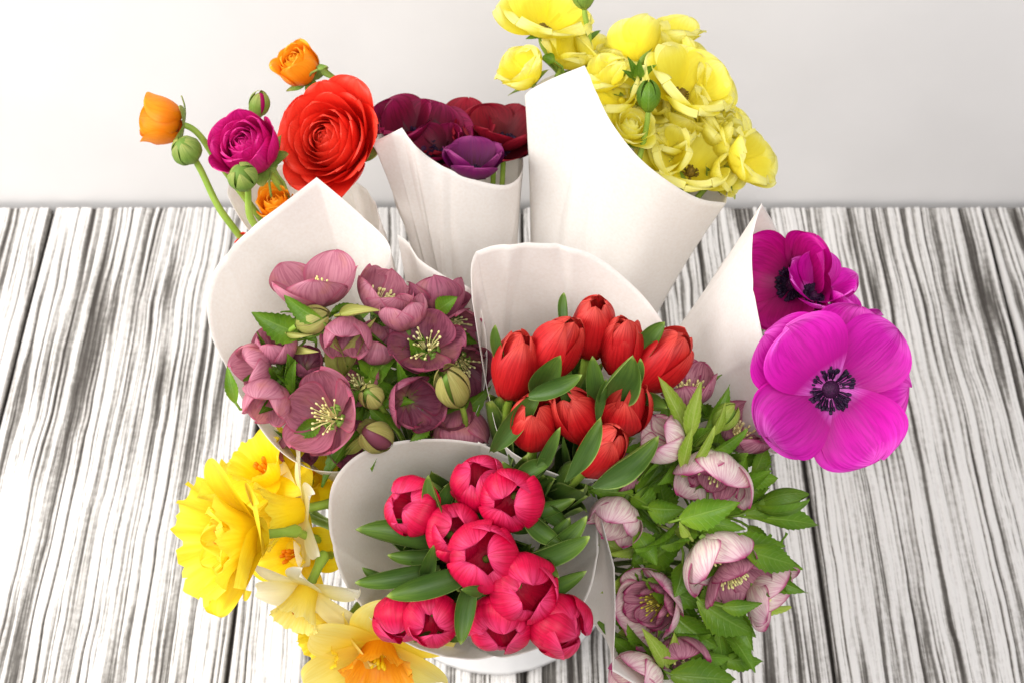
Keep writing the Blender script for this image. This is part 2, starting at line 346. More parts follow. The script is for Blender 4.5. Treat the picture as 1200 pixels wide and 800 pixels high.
for i in range(len(seams) - 1):
    x0, x1 = seams[i] + 0.0011, seams[i + 1] - 0.0011
    nx = int((x1 - x0) / 0.00095); ny = 190
    X, Yg = np.meshgrid(np.linspace(x0, x1, nx), np.linspace(Y0, Y1, ny), indexing='ij')
    s = 100 * i
    kx = X + 0.007 * (vnoise(X * 7 + 31, Yg * 4 + 7, s + 1) - 0.5) + 0.0045 * (vnoise(X * 22, Yg * 13, s + 2) - 0.5) + 0.0016 * (vnoise(X * 60, Yg * 34, s + 14) - 0.5)
    def lines(fx, fy, sd, thr):
        r = 1 - np.abs(2 * vnoise(kx * fx + 40, Yg * fy * .8 + 9, s + sd) - 1)
        return np.clip((r - thr) / (1 - thr), 0, 1)
    g3 = vnoise(kx * 430, Yg * 10, s + 5)
    patch = vnoise(X * 16 + 5, Yg * 4 + 2, s + 6); patch2 = vnoise(X * 24 + 8, Yg * 5 + 1, s + 11)
    wear = 0.66 * lines(100, 1.5, 3, 0.84) * np.clip(patch * 1.2 + 0.3, 0.5, 1) + 0.60 * lines(165, 2.0, 4, 0.76) * np.clip(1.4 - patch * .9, 0.55, 1)
    wear = wear + 0.46 * lines(270, 3.2, 9, 0.66) * np.clip(patch2 * 1.4, 0.4, 1) + 0.34 * lines(400, 6.0, 12, 0.55) + 0.22 * np.clip((g3 - 0.55) / 0.4, 0, 1)
    wear = wear + 0.18 * np.clip((patch2 - 0.58) / 0.3, 0, 1) * vnoise(kx * 240, Yg * 9, s + 13)
    ed = np.minimum(X - x0, x1 - X)
    wear = wear + 0.55 * np.clip(1 - ed / (0.0012 + 0.004 * vnoise(X * 0 + i, Yg * 9, s + 7)), 0, 1)
    wear = np.clip(wear * 0.80, 0, 1)
    Z = -0.0035 * wear - 0.004 * np.clip(1 - ed / 0.003, 0, 1) + 0.001 * (g3 - 0.5) + 0.0012 * (vnoise(X * 40, Yg * 3, s + 8) - 0.5)
    V = np.stack([X, Yg, Z], -1).reshape(-1, 3)
    F = gridfaces(nx, ny)[:, ::-1]
    o = mesh_obj('plank', V, F, M['wood'], parent=tb)
    at = o.data.attributes.new('wear', 'FLOAT', 'POINT'); at.data.foreach_set('value', wear.astype(np.float32).ravel())
wl = mesh_obj('wall', np.array([(x, y, z) for x in (-2.2, 2.2) for y in (0.446, 0.47) for z in (-0.3, 1.3)]), [(0, 1, 3, 2), (4, 6, 7, 5), (0, 4, 5, 1), (2, 3, 7, 6), (0, 2, 6, 4), (1, 5, 7, 3)], M['wall'])
wl['kind'] = 'structure'; wl['label'] = 'plain pale grey painted wall behind the tabletop'
wl.data.polygons.foreach_set('use_smooth', np.zeros(6, dtype=bool))

# ------------------------------------------------------------------ bucket
BC = np.array((-0.015, -0.028, 0.0))
prof = [(0.0, 0.004), (0.108, 0.004), (0.113, 0.001), (0.117, 0.004), (0.117, 0.012), (0.113, 0.016), (0.122, 0.19), (0.127, 0.194), (0.128, 0.2), (0.124, 0.203), (0.119, 0.198), (0.109, 0.02), (0.0, 0.016)]
na = 64
th = np.linspace(0, 2 * np.pi, na, endpoint=False)
bt = thing('flower_bucket', 'round white bucket standing on the tabletop under the flower bunches', 'bucket', BC)
V = np.array([[(r * math.cos(a), r * math.sin(a), z) for a in th] for r, z in prof]).reshape(-1, 3)
F = [(i * na + j, i * na + (j + 1) % na, (i + 1) * na + (j + 1) % na, (i + 1) * na + j) for i in range(len(prof) - 1) for j in range(na)]
mesh_obj('body', V, np.array(F), M['bucket'], parent=bt)
for zc, rc in ((0.06, 0.1165), (0.17, 0.1222)):
    pts = np.array([(rc * math.cos(a), rc * math.sin(a), zc) for a in np.linspace(0, 2 * np.pi, 65)])
    mesh_obj('raised_band', *tube(pts, 0.0022, 8), M['bucket'], parent=bt)

# ------------------------------------------------------------------ paper wraps
BASE = dict(red=(0.005, -0.02, 0.05), pink=(-0.03, -0.085, 0.045), purple=(-0.068, -0.03, 0.05), ran=(-0.062, 0.025, 0.05), wine=(-0.018, 0.045, 0.05), yellow=(0.026, 0.035, 0.05), magenta=(0.058, 0.0, 0.05), pale=(0.045, -0.06, 0.045), daff=(-0.097, -0.07, 0.045))
BASE = {k: np.array(v) for k, v in BASE.items()}
def spline(pts, n=14):
    """Catmull-Rom; a point given as (x, y, d, 1) is a sharp corner"""
    Q = [P(*q[:3]) for q in pts]; corner = [len(q) > 3 for q in pts]
    out = []
    for i in range(len(Q) - 1):
        p1, p2 = Q[i], Q[i + 1]
        p0 = Q[i - 1] if i > 0 and not corner[i] else p1 + (p1 - p2)
        p3 = Q[i + 2] if i + 2 < len(Q) and not corner[i + 1] else p2 + (p2 - p1)
        for t in np.linspace(0, 1, n, endpoint=False):
            out.append(0.5 * (2 * p1 + (p2 - p0) * t + (2 * p0 - 5 * p1 + 4 * p2 - p3) * t ** 2 + (3 * p1 - p0 - 3 * p2 + p3) * t ** 3))
    out.append(Q[-1])
    return np.array(out)
def wrap(key, label, rim, br=0.02, flare=1.3, lip=0.0, seed=0, nose=None):
    R = spline(rim); n = len(R)
    B = BASE[key]; c = R.mean(0)
    ax = nrm(c - B)
    fr = frame(ax)
    rel = R - c
    loc = rel @ fr
    ang = np.unwrap(np.arctan2(loc[:, 1], loc[:, 0]))
    bott = B + br * (np.cos(ang)[:, None] * fr[:, 0] + np.sin(ang)[:, None] * fr[:, 1])
    ns = 64
    s = np.linspace(0, 1, ns)
    r2 = np.random.RandomState(seed + 5)
    f = r2.uniform(0, 6.28, 6)
    cr = [(r2.uniform(0, 1), r2.uniform(.55, .95), r2.uniform(-2.2, 2.2), r2.uniform(.0014, .0036) * r2.choice((-1, 1)), r2.uniform(.12, .3)) for _ in range(14)]
    tt = np.linspace(0, 1, n)
    rows = []
    # along-axis part linear, across-axis part with a slight flare, so it reads as rolled paper
    along_b = (bott - B) @ ax; along_r = (R - B) @ ax
    perp_b = (bott - B) - along_b[:, None] * ax; perp_r = (R - B) - along_r[:, None] * ax
    slope = perp_r / along_r[:, None]
    w = np.exp(-0.5 * (np.arange(-42, 43) / 15.0) ** 2); w /= w.sum()
    closed = np.linalg.norm(R[0] - R[-1]) < 0.03
    pad = np.concatenate([slope[-43:-1], slope, slope[1:43]]) if closed else np.concatenate([np.repeat(slope[:1], 42, 0), slope, np.repeat(slope[-1:], 42, 0)])
    sm = np.stack([np.convolve(pad[:, j], w, mode='valid') for j in range(3)], 1)
    perp_s = sm * along_r[:, None]
    for k in s:
        perp_k = perp_s + (perp_r - perp_s) * k ** 2.6
        o = perp_b + (perp_k - perp_b) * (k ** flare) + (along_b + (along_r - along_b) * k)[:, None] * ax
        mag = 0.0022 * np.sin(np.pi * k) * (np.sin(3 * ang + f[0] + 2 * k) + 0.7 * np.sin(5 * ang + f[1] - 4 * k) + 0.5 * np.sin(9 * ang + f[2] + 6 * k))
        for ct, ck, cs, ca, cw in cr:                     # soft creases where the sheet was gripped and rolled
            dl = (tt - ct) - cs * .12 * (k - ck)
            mag = mag + ca * np.exp(-np.abs(dl) / .009) * np.exp(-((k - ck) / cw) ** 2)
        dirn = perp_r / np.maximum(np.linalg.norm(perp_r, axis=1, keepdims=True), 1e-6)
        o = o + dirn * (mag + lip * max(0, k - 0.86) ** 2 * 40)[:, None] if lip else o + dirn * mag[:, None]
        rows.append(B + o)
    V = np.array(rows)
    t = np.linspace(0, 1, n)
    UV = np.stack(np.broadcast_arrays(t[None], s[:, None]), -1).reshape(-1, 2)
    o = mesh_obj('paper_wrap', V.reshape(-1, 3) - B, gridfaces(ns, n), M['paper'], UV)
    o.location = B
    m = o.modifiers.new('paper_thickness', 'SOLIDIFY'); m.thickness = 0.0003; m.offset = 0
    o['label'] = label; o['category'] = 'paper wrap'; o['group'] = 'paper cones around the flower bunches'
    return o
wrap('red', 'white paper cone around the red tulips', [(655, 556, 1.035), (620, 541, 1.04), (588, 516, 1.045), (572, 460, 1.055), (558, 380, 1.065), (552, 318, 1.07), (560, 296, 1.07), (590, 286, 1.07), (640, 286, 1.072), (690, 296, 1.075), (730, 324, 1.08), (766, 362, 1.085), (792, 412, 1.085), (790, 470, 1.075), (765, 525, 1.06), (720, 553, 1.045), (680, 561, 1.038), (645, 553, 1.039)], seed=1)
wrap('pink', 'white paper cone around the bright pink tulips', [(560, 517, 1.065), (605, 539, 1.075), (650, 557, 1.085), (690, 556, 1.085), (698, 590, 1.075), (700, 640, 1.06), (690, 695, 1.045), (655, 745, 1.032), (608, 767, 1.03), (565, 773, 1.03), (525, 769, 1.03), (485, 757, 1.03), (440, 730, 1.03), (408, 690, 1.035), (390, 645, 1.04), (385, 600, 1.045), (392, 562, 1.05), (420, 532, 1.055), (465, 517, 1.06), (520, 514, 1.063), (570, 520, 1.067)], seed=2, lip=0.0)
wrap('purple', 'white paper cone with a tall pointed back around the dusky purple hellebores', [(428, 345, 1.10, 1), (446, 322, 1.105), (457, 300, 1.11), (453, 282, 1.115), (430, 258, 1.12), (400, 232, 1.118), (371, 208, 1.118, 1), (330, 240, 1.118), (285, 275, 1.12), (255, 310, 1.11), (243, 348, 1.105), (247, 390, 1.10), (264, 430, 1.095), (290, 478, 1.085), (318, 518, 1.07), (350, 543, 1.06), (385, 552, 1.07), (430, 548, 1.10), (490, 535, 1.115), (540, 510, 1.09), (566, 460, 1.10), (570, 400, 1.105), (556, 344, 1.11), (520, 323, 1.118), (492, 304, 1.122), (478, 284, 1.126), (466, 275, 1.126, 1)], seed=3)
wrap('ran', 'white paper cone behind the purple hellebores holding the ranunculus', [(330, 300, 1.16), (292, 270, 1.175), (268, 232, 1.20), (268, 214, 1.215, 1), (300, 200, 1.235), (350, 192, 1.245), (400, 204, 1.24), (430, 222, 1.225, 1), (442, 250, 1.20), (440, 285, 1.18), (400, 305, 1.16), (350, 305, 1.158), (322, 296, 1.162)], seed=4)
wrap('wine', 'white paper cone around the dark wine anemones', [(612, 175, 1.235), (580, 160, 1.255), (530, 150, 1.262), (480, 148, 1.25), (450, 156, 1.20), (437, 167, 1.17, 1), (455, 158, 1.162), (471, 150, 1.156, 1), (484, 168, 1.156), (508, 188, 1.166), (545, 207, 1.166), (585, 217, 1.172), (604, 212, 1.185), (613, 195, 1.21), (610, 172, 1.238)], seed=5, flare=1.05)
wrap('yellow', 'large white paper cone around the yellow flowers', [(838, 195, 1.20), (800, 140, 1.23), (740, 95, 1.245), (680, 82, 1.235), (640, 92, 1.20), (616, 112, 1.165), (624, 104, 1.15), (650, 91, 1.135), (685, 77, 1.12, 1), (700, 112, 1.115), (718, 146, 1.11), (748, 184, 1.11), (785, 214, 1.115), (820, 233, 1.13), (851, 238, 1.15, 1), (852, 215, 1.18), (835, 190, 1.205)], seed=6, flare=1.0)
wrap('magenta', 'white paper cone with a sharp tip beside the magenta anemones', [(893, 238, 1.10, 1), (884, 268, 1.085), (881, 305, 1.07), (886, 355, 1.055), (896, 408, 1.05), (897, 450, 1.05), (890, 500, 1.06), (905, 530, 1.09), (930, 515, 1.12), (948, 450, 1.15), (945, 380, 1.165), (930, 320, 1.165), (908, 265, 1.14), (893, 240, 1.104, 1)], seed=7, flare=.72)
wrap('pale', 'white paper cone with a bent edge beside the pale veined hellebores', [(696, 566, 1.07, 1), (703, 600, 1.055), (720, 664, 1.03, 1), (721, 720, 1.015), (718, 786, 1.0, 1), (770, 810, 1.03), (815, 780, 1.08), (840, 725, 1.13), (850, 650, 1.15), (835, 590, 1.15), (820, 550, 1.14), (750, 545, 1.11), (700, 562, 1.076)], seed=8)

# ------------------------------------------------------------------ flowers
class Flower:
    def __init__(s, name, label, cat, bunch, px, py, d, ang, tilt, back, group=None, roll=None):
        s.ax = axis_of(ang, tilt)
        s.roll = rng.uniform(0, 6.28) if roll is None else math.radians(roll)
        s.fr = frame(s.ax, s.roll)
        s.c = P(px, py, d)
        s.o = s.c - s.ax * back                    # where the head meets its stem
        s.px, s.py, s.d = px, py, d
        b = BASE[bunch]
        s.sb = b + np.array((rng.uniform(-.011, .011), rng.uniform(-.011, .011), rng.uniform(-0.02, 0.0)))
        s.root = thing(name, label, cat, s.sb, group)
        s.n_p = 0
    def part(s, name, V, F, mat, UV=None, parent=None, world=False, kind=None, label=None):
        Vw = V if world else s.o + np.asarray(V) @ s.fr.T
        o = mesh_obj(name, Vw - s.sb, F, mat, UV, parent=parent or s.root)
        if kind: o['kind'] = kind
        if label: o['label'] = label
        return o
    def petal(s, mat, name='petal', **kw):
        V, F, UV = petal(**kw); return s.part(name, V, F, mat, UV)
    def stem(s, mat, r=0.0028, droop=0.05, via=None):
        up = nrm(s.o - s.sb)
        k = min(droop, 0.5 * np.linalg.norm(s.o - s.sb))
        p1 = s.o - s.ax * k
        if via is not None:
            v = P(*via); l1 = np.linalg.norm(s.o - v); l2 = np.linalg.norm(v - s.sb)
            tv = nrm(s.sb - s.o)
            a = bez(s.o, s.o - s.ax * min(k, .35 * l1), v - tv * .35 * l1, v, 14); b2 = bez(v, v + tv * .3 * l2, s.sb + np.array((0, 0, .06)), s.sb, 14)
            pts = np.concatenate([a[:-1], b2])
        else:
            pts = bez(s.o, p1, s.sb + (0.55 * up + 0.45 * np.array((0, 0, 1.0))) * 0.16, s.sb, 20)
        s.pts = pts
        return s.part('stem', *tube(pts, np.linspace(r, r * 1.25, len(pts)), 8), mat, world=True)
    def leaf(s, b, t, wd, mat, name='leaf', n=None, petiole=True, **kw):
        if n is None: n = nrm(-FW + 0.5 * UP * rng.uniform(-1, 1) + 0.5 * RT * rng.uniform(-1, 1))
        V, F, UV = leafgrid(b, t, wd, n, **kw)
        if petiole:
            i = min(len(s.pts) - 1, np.argmin(np.linalg.norm(s.pts - b, axis=1)) + 3)
            q = s.pts[i]; d = nrm(t - b) * np.linalg.norm(q - b) * 0.4
            tv, tf = tube(bez(q, q + 0.3 * (b - q), b - d, b + 0.03 * (t - b), 7), 0.0011, 5)
            UV = np.concatenate([UV, np.tile([[0.5, 0.02]], (len(tv), 1))]); V, F = join([(V, F), (tv, tf)])
        return s.part(name, V, F, mat, UV, world=True)
    def bracts(s, n, L, wd, mat, down=0.012, lean=60, serr=0.25, name='bract', **kw):
        i = np.argmin(np.abs(np.linalg.norm(s.pts - s.o, axis=1) - down)); q = s.pts[i]
        a0 = rng.uniform(0, 6.28)
        for k in range(n):
            a = a0 + 6.28 * k / n + rng.uniform(-.4, .4); le = math.radians(lean + rng.uniform(-18, 18))
            out = math.cos(a) * s.fr[:, 0] + math.sin(a) * s.fr[:, 1]
            dirn = math.sin(le) * out + math.cos(le) * s.ax
            s.leaf(q, q + dirn * L * rng.uniform(.8, 1.15), wd, mat, name, n=nrm(s.ax * math.sin(le) - out * math.cos(le)), petiole=False, serr=serr, **kw)

def ell(cx, cz, r, h, n=12, m=7, half=False):
    V = []
    for i in range(m):
        a = (i / (m - 1)) * (math.pi / 2 if half else math.pi) + (0 if not half else 0)
        for j in range(n):
            b = 2 * math.pi * j / n
            V.append((r * math.sin(a) * math.cos(b), r * math.sin(a) * math.sin(b), cz + h * math.cos(a)))
    F = [(i * n + j, i * n + (j + 1) % n, (i + 1) * n + (j + 1) % n, (i + 1) * n + j) for i in range(m - 1) for j in range(n)]
    return np.array(V), np.array(F)
def filaments(n, L, spread, r, head, inner=0.0, lean0=0.0, jit=0.3):
    parts = []
    for k in range(n):
        a = 2 * math.pi * k / n + rng.uniform(-jit, jit)
        le = math.radians(rng.uniform(lean0, spread)); q = rng.uniform(.8, 1.15) * L
        d = np.array((math.sin(le) * math.cos(a), math.sin(le) * math.sin(a), math.cos(le)))
        b = np.array((math.cos(a), math.sin(a), 0)) * inner
        e = b + d * q; mid = b + d * q * .5 + np.array((0, 0, q * .12))
        parts.append(tube(np.array([b, mid, e, e + d * head * .3, e + d * head, e + d * head * 1.25]), np.array([r, r, r, r * 2.2, r * 2.0, r * .3]), 5))
    return join(parts)

def tulip(bunch, mat, px, py, d, ang, tilt, sc, op, label, slim=1.0, roll=None):
    L = 0.060 * sc * (1.06 if slim < 1 else .86); op *= .3 if slim >= 1 else 1
    f = Flower('tulip', label, 'tulip', bunch, px, py, d, ang, tilt, 0.40 * L * (1.15 if slim < 1 else 1), 'red tulips' if mat == 'red_tulip' else 'pink tulips', roll)
    if slim < 1: thc = np.array((66, 34, 13, -4, -22, -50.0))
    else: thc = np.array((88, 62, 37, 4, -44, -88.0))
    tho = np.array((88, 58, 30, 4, -12, -26.0))
    for ring in (0, 1):
        for k in range(3):
            o = np.clip(op + rng.uniform(-.2, .15), 0, 1.3) * (.35 if ring == 0 and slim >= 1 else 1) if op > 0 else rng.uniform(0, .12)
            if slim >= 1 and op > .04 and ring == 1 and k == 1: o = rng.uniform(.5, 1.2)
            t = thc * (1 - o) + tho * o + rng.uniform(-3, 3)
            if ring == 0: t = t - (np.array((0, 3, 3, 3, 3, 3)) if slim < 1 else np.array((0, 4, 6, 8, 10, 0)))
            f.petal(M[mat], L=L * ((1.03 if slim < 1 else 1.2) if ring == 0 else 1.0) * rng.uniform(.96, 1.04), Wd=L * (0.82 if slim >= 1 else 0.62) * rng.uniform(.94, 1.06), th=t, wrap=0.93 if ring else 1.0, um=0.52 if slim < 1 else .66, base=0.45, p=1.9 if slim < 1 else 2.3, q=1.45 if slim < 1 else 2.0, ruf=0.016 if slim < 1 else .024, kr=1.3, phi=2.094 * k + (0.0 if ring else 1.047) + rng.uniform(-.08, .08), r0=0.0012 * sc if ring else 0.0, z0=0.0 if ring else 0.0008, nu=18, nv=13, crease=0.012)
    f.part('pistil', *ell(0, 0.008 * sc, 0.003, 0.007), M['sepal'], np.tile([[0.5, 0.5]], (84, 1)))
    f.stem(M['stem'], 0.0036, 0.06)
    for k in range(6):  # later, deeper leaves are added to darken the gaps between heads
        i = rng.randint(6, 11); a = rng.uniform(0, 6.28)
        out = math.cos(a) * f.fr[:, 0] + math.sin(a) * f.fr[:, 1]
        tip = f.o + f.ax * (rng.uniform(-.012, .006) if k < 3 else rng.uniform(-.045, -.02)) + out * (rng.uniform(.02, .032) if slim >= 1 else rng.uniform(.008, .02))
        f.leaf(f.pts[i], tip, rng.uniform(.022, .032), M['tulip_leaf'], n=nrm(f.ax * .3 - out), petiole=False, um=.5, p=2.2, q=1.2, fold=.3, bend=-.1)
    return f

def hellebore(bunch, mat, px, py, d, ang, tilt, R, op, label, sta='stamen_cream', npet=5, roll=None, leafmat='hell_leaf', nb=2, bl=0.04, bw=0.018, second=None, droop=0.035, group=None, fill=2):
    cl = np.array((82, 56, 22, -12, -48.0)); opn = np.array((80, 72, 62, 52, 44.0))
    t0 = cl * (1 - op) + opn * op
    f = Flower('hellebore', label, 'hellebore', bunch, px, py, d, ang, tilt, R * (0.45 - 0.2 * op), group, roll)
    for k in range(npet):
        t = t0 + rng.uniform(-7, 7)
        f.petal(M[mat], L=R * rng.uniform(.95, 1.06), Wd=R * rng.uniform(1.05, 1.2), th=t, wrap=0.75 * (1 - op) + 0.25, cup=0.45 * op, um=0.6, base=0.28, p=2.1, q=1.75, ruf=0.022, kr=1.4, phi=2 * math.pi * k / npet + rng.uniform(-.12, .12), z0=0.0012 * (k % 2), r0=0.002, nu=16, nv=13, crease=0.015, twist=rng.uniform(-.05, .05))
    if second:
        for k in range(second):
            f.petal(M['rose_hell'], L=R * rng.uniform(.6, .8), Wd=R * .55, th=t0 - 14 + rng.uniform(-12, 12), wrap=.5, um=.6, ruf=.04, phi=2 * math.pi * k / second + .3, z0=.003, r0=.002, crease=.03)
    if op > .33:
      V, F = filaments(34 if bunch == 'pale' else 26, R * .4, 34 + 20 * op, 0.00042, 0.0022, inner=0.0025)
      f.part('stamens', V, F, M[sta])
      V, F = filaments(12, R * .16, 70, 0.0014, 0.001, inner=0.003, lean0=55)
      f.part('nectary', V, F, M['sepal'], np.tile([[0.5, 0.5]], (len(V), 1)))
    f.stem(M['stem_dark'], 0.0021, droop)
    if nb: f.bracts(nb, bl, bw, M[leafmat], down=0.016, lean=62, serr=0.2, k=9, bend=0.12, fold=0.3, p=1.25, q=1.05)
    if fill: f.bracts(fill, .046, .02, M['hell_leaf'], down=.036, lean=70, serr=0.2, k=9, bend=0.12, fold=0.3, p=1.25, q=1.05, name='leaf')
    return f

def anemone(bunch, mat, px, py, d, ang, tilt, R, op, label, centre='black', npet=7, roll=None, ruf=0.03, name='anemone', group=None, bracts=2, via=None, thk=None, frill=0.0, wf=1.0, pin=0.0, lay=0.0016):
    f = Flower(name, label, 'anemone', bunch, px, py, d, ang, tilt, R * (0.42 - 0.3 * op), group, roll)
    cl = np.array((78, 52, 26, 8, -4.0)); opn = np.array((84, 84, 80, 78, 80.0))
    t0 = (cl * (1 - op) + opn * op) if thk is None else np.array(thk, float)
    inner = npet // 2; outer = npet - inner
    for ring, cnt in ((0, inner), (1, outer)):
        for k in range(cnt):
            f.petal(M[mat], L=R * rng.uniform(.93, 1.05), Wd=R * wf * rng.uniform(.92, 1.08), th=t0 + rng.uniform(-6, 6) - (6 if ring == 0 else 0), wrap=0.6 * (1 - op) + .12, cup=.35, um=.64, base=.26, p=2.3, q=2.0, ruf=ruf, kr=1.5, phi=2 * math.pi * (k + (.5 if ring else 0)) / cnt + rng.uniform(-.12, .12), z0=(lay if ring == 0 else 0) + .3 * lay * (k % 2), r0=.002, nu=18, nv=15, crease=.012, notch=rng.uniform(0, .04), frill=frill, twist=pin + rng.uniform(-.06, .06))
    s = R / 0.055
    if centre == 'black':
        f.part('disc', *ell(0, .004 * s, .0065 * s, .006 * s, 20, 9), M['disc_plum'])
        V, F = filaments(130, .0086 * s, 86, .0005, .0030 * s, inner=.0045 * s, lean0=40, jit=.2); V = V + (0, 0, .003 * s)
        f.part('stamens', V, F, M['stamen_black'])
    elif centre == 'brown' and 'brown eye' not in label:
        f.part('disc', *ell(0, .003, .003, .004, 16, 9), M['yellow'], np.tile([[.5, .3]], (144, 1)))
    else:
        f.part('disc', *ell(0, .004, .0042, .006, 16, 9), M['disc_brown'])
        V, F = filaments(22, .0035, 70, .0004, .0014, inner=.003, lean0=40); V = V + (0, 0, .002)
        f.part('stamens', V, F, M['disc_brown'])
    f.stem(M['stem'], .0024, .05, via=via)
    if bracts: f.bracts(bracts, .024, .008, M['sepal'], down=.006, lean=70, serr=0, bend=.1, fold=.35, name='bract')
    return f

def ranunculus(mat, px, py, d, ang, tilt, R, N, label, bunch='ran', via=None, roll=None, open_=1.0, sep=5, group='ranunculus blooms', cmat=None):
    f = Flower('ranunculus', label, 'ranunculus', bunch, px, py, d, ang, tilt, R * .75, group, roll)
    for i in range(N):
        t = (i + .5) / N
        L = R * (.62 + .62 * t)
        a0 = 70 + 16 * t; a1 = 8 + 52 * t ** 1.3 * open_; a2 = -58 + 100 * t ** 1.2 * open_; a3 = -62 + 140 * t ** 1.5 * open_
        f.petal(M[mat], L=L * rng.uniform(.95, 1.05), Wd=R * (.55 + .75 * t) * rng.uniform(.92, 1.1), th=(a0, a1, a2 * .55 + a1 * .45, a2, a3), wrap=1.0, um=.6, base=.4, p=2.2, q=2.0, ruf=.010 + .028 * t ** 2, kr=1.2, phi=2.39996 * i, r0=R * .26 * t, z0=R * .34 * (1 - t) ** .8, nu=15, nv=15, frill=.008 * t)
    f.part('core', *ell(0, R * .62, R * .17, R * .2, 14, 8), cmat or M['sepal'], np.tile([[.5, .5]], (14 * 8, 1)))
    for k in range(sep):
        f.petal(M['sepal'], 'sepal', L=R * .8, Wd=R * .42, th=(92, 84, 66, 60), wrap=.3, cup=.5, um=.45, base=.5, p=1.7, q=1.3, ruf=.02, phi=6.283 * k / max(sep, 1) + .3, r0=.001, z0=-.0015)
    f.stem(M['stem'], .0026, .05, via=via)
    return f

def bud(name, label, bunch, px, py, d, ang, tilt, R, mat, via=None, core='sepal', n=5, group=None, cat='flower bud', sharp=1.35, stem_r=.0022, sl=1.35):
    f = Flower(name, label, cat, bunch, px, py, d, ang, tilt, R, group)
    V, F = ell(0, R * sl, R * .86, R * sl, 18, 11); f.part('core', V, F, M[core], np.tile([[.5, .6]], (len(V), 1)))
    for k in range(n):
        f.petal(M[mat], 'sepal', L=R * 3.0 * sl ** .8, Wd=R * 1.5, th=np.array((88, 58, 22, -12, -48, -80.0)) / sl ** .9 + rng.uniform(-4, 6), wrap=1.0, um=.42, base=.5, p=1.8, q=sharp, ruf=.006, phi=6.283 * k / n, r0=.0004, z0=-.0004 * (k % 2), crease=.01)
    f.stem(M['stem'], stem_r, .05, via=via)
    return f

def trumpet(rb, rm, L, frill, n=84, m=20, lobes=11, flare=2.2):
    u = np.linspace(0, 1, m); th = np.linspace(0, 2 * np.pi, n)
    f = rng.uniform(0, 6.28, 4)
    U, T = np.meshgrid(u, th, indexing='ij')
    r = rb + (rm - rb) * (0.42 * U + 0.58 * U ** flare)
    w = U ** 4
    wob = np.sin(lobes * T + f[0]) + .6 * np.sin((2 * lobes + 3) * T + f[1]) + .5 * np.sin(5 * T + f[2])
    r = r * (1 + .02 * np.sin(6 * T) * U) + frill * rm * w * .6 * wob
    z = L * U + frill * rm * w * .6 * (np.cos(lobes * T + f[0] + .8) + .6 * np.sin(17 * T + f[3]) + .4 * np.sin(31 * T))
    V = np.stack([r * np.cos(T), r * np.sin(T), z], -1).reshape(-1, 3)
    UV = np.stack([np.mod(T / (2 * np.pi) * 4, 1.0) * .8 + .1, U], -1).reshape(-1, 2)
    return V, gridfaces(m, n), UV
def daffodil(label, px, py, d, ang, tilt, pm, tm, R, rb, rm, L, frill, pth, roll=0, wf=.62, via=None, lobes=11, extra=0):
    f = Flower('daffodil', label, 'daffodil', 'daff', px, py, d, ang, tilt, 0.0, 'daffodils at the bucket side', roll)
    for ring in (0, 1):
        for k in range(3):
            f.petal(M[pm], L=R * rng.uniform(.95, 1.05), Wd=R * wf * rng.uniform(.92, 1.08), th=np.array(pth, float) + rng.uniform(-8, 8), wrap=.12, cup=.3, um=.55, base=.45, p=2.0, q=1.6, ruf=.03, kr=1.3, phi=2.094 * k + 1.047 * ring, z0=.0012 * ring, r0=.003, nu=22, nv=15, crease=.012, twist=rng.uniform(-.1, .1))
    V, F, UV = trumpet(rb, rm, L, frill, lobes=lobes); f.part('trumpet', V + (0, 0, .001), F, M[tm], UV)
    if extra:
        for k in range(extra):
            f.petal(M[tm], L=L * rng.uniform(.7, .95), Wd=L * .6, th=(30, 18, 24, 34), wrap=.7, um=.6, base=.3, ruf=.05, kr=1.6, phi=6.283 * k / extra, z0=.003, r0=.004, frill=.03, nu=18, nv=17)
    V, F = filaments(6, L * .55, 12, .0008, .005, inner=.002); f.part('stamens', V, F, M['daff_orange' if tm != 'daff_orange' else 'daff_yellow'], np.tile([[.5, .5]], (len(V), 1)))
    V, F = tube(np.array([(0, 0, .002), (0, 0, -.008), (0, 0, -.018), (0, 0, -.026), (0, 0, -.03)]), np.array([.004, .0035, .0036, .0052, .003]), 10)
    f.part('ovary', V, F, M['stem'])
    f.o = f.o - f.ax * .027
    keep = f.ax; f.ax = nrm(f.ax * .5 + np.array((0, 0, .9))); f.stem(M['stem'], .003, .045, via=via); f.ax = keep
    return f

def attach(flowers, rows, matname, serr=0.0, wk=1.35, push=0.0, base_off=0.012, tip_off=0.0, **kw):
    """leaves: (base x, base y, tip x, tip y, width px[, base depth change, tip depth change, material]) each grown from the nearest flower's stem"""
    for r in rows:
        bx, by, tx, ty, wp = r[:5]
        f = min(flowers, key=lambda q: (q.px - bx) ** 2 + (q.py - by) ** 2)
        d = f.d + push; db = d + (r[5] if len(r) > 5 else base_off); dt = d + (r[6] if len(r) > 6 else tip_off)
        if 'tulip' in matname: bx, by = bx + .3 * (bx - tx), by + .3 * (by - ty); db += .008
        f.leaf(P(bx, by, db), P(tx, ty, dt), wk * wp * d / FPX, M[r[7] if len(r) > 7 else matname], serr=serr, petiole='tulip' not in matname, **kw)

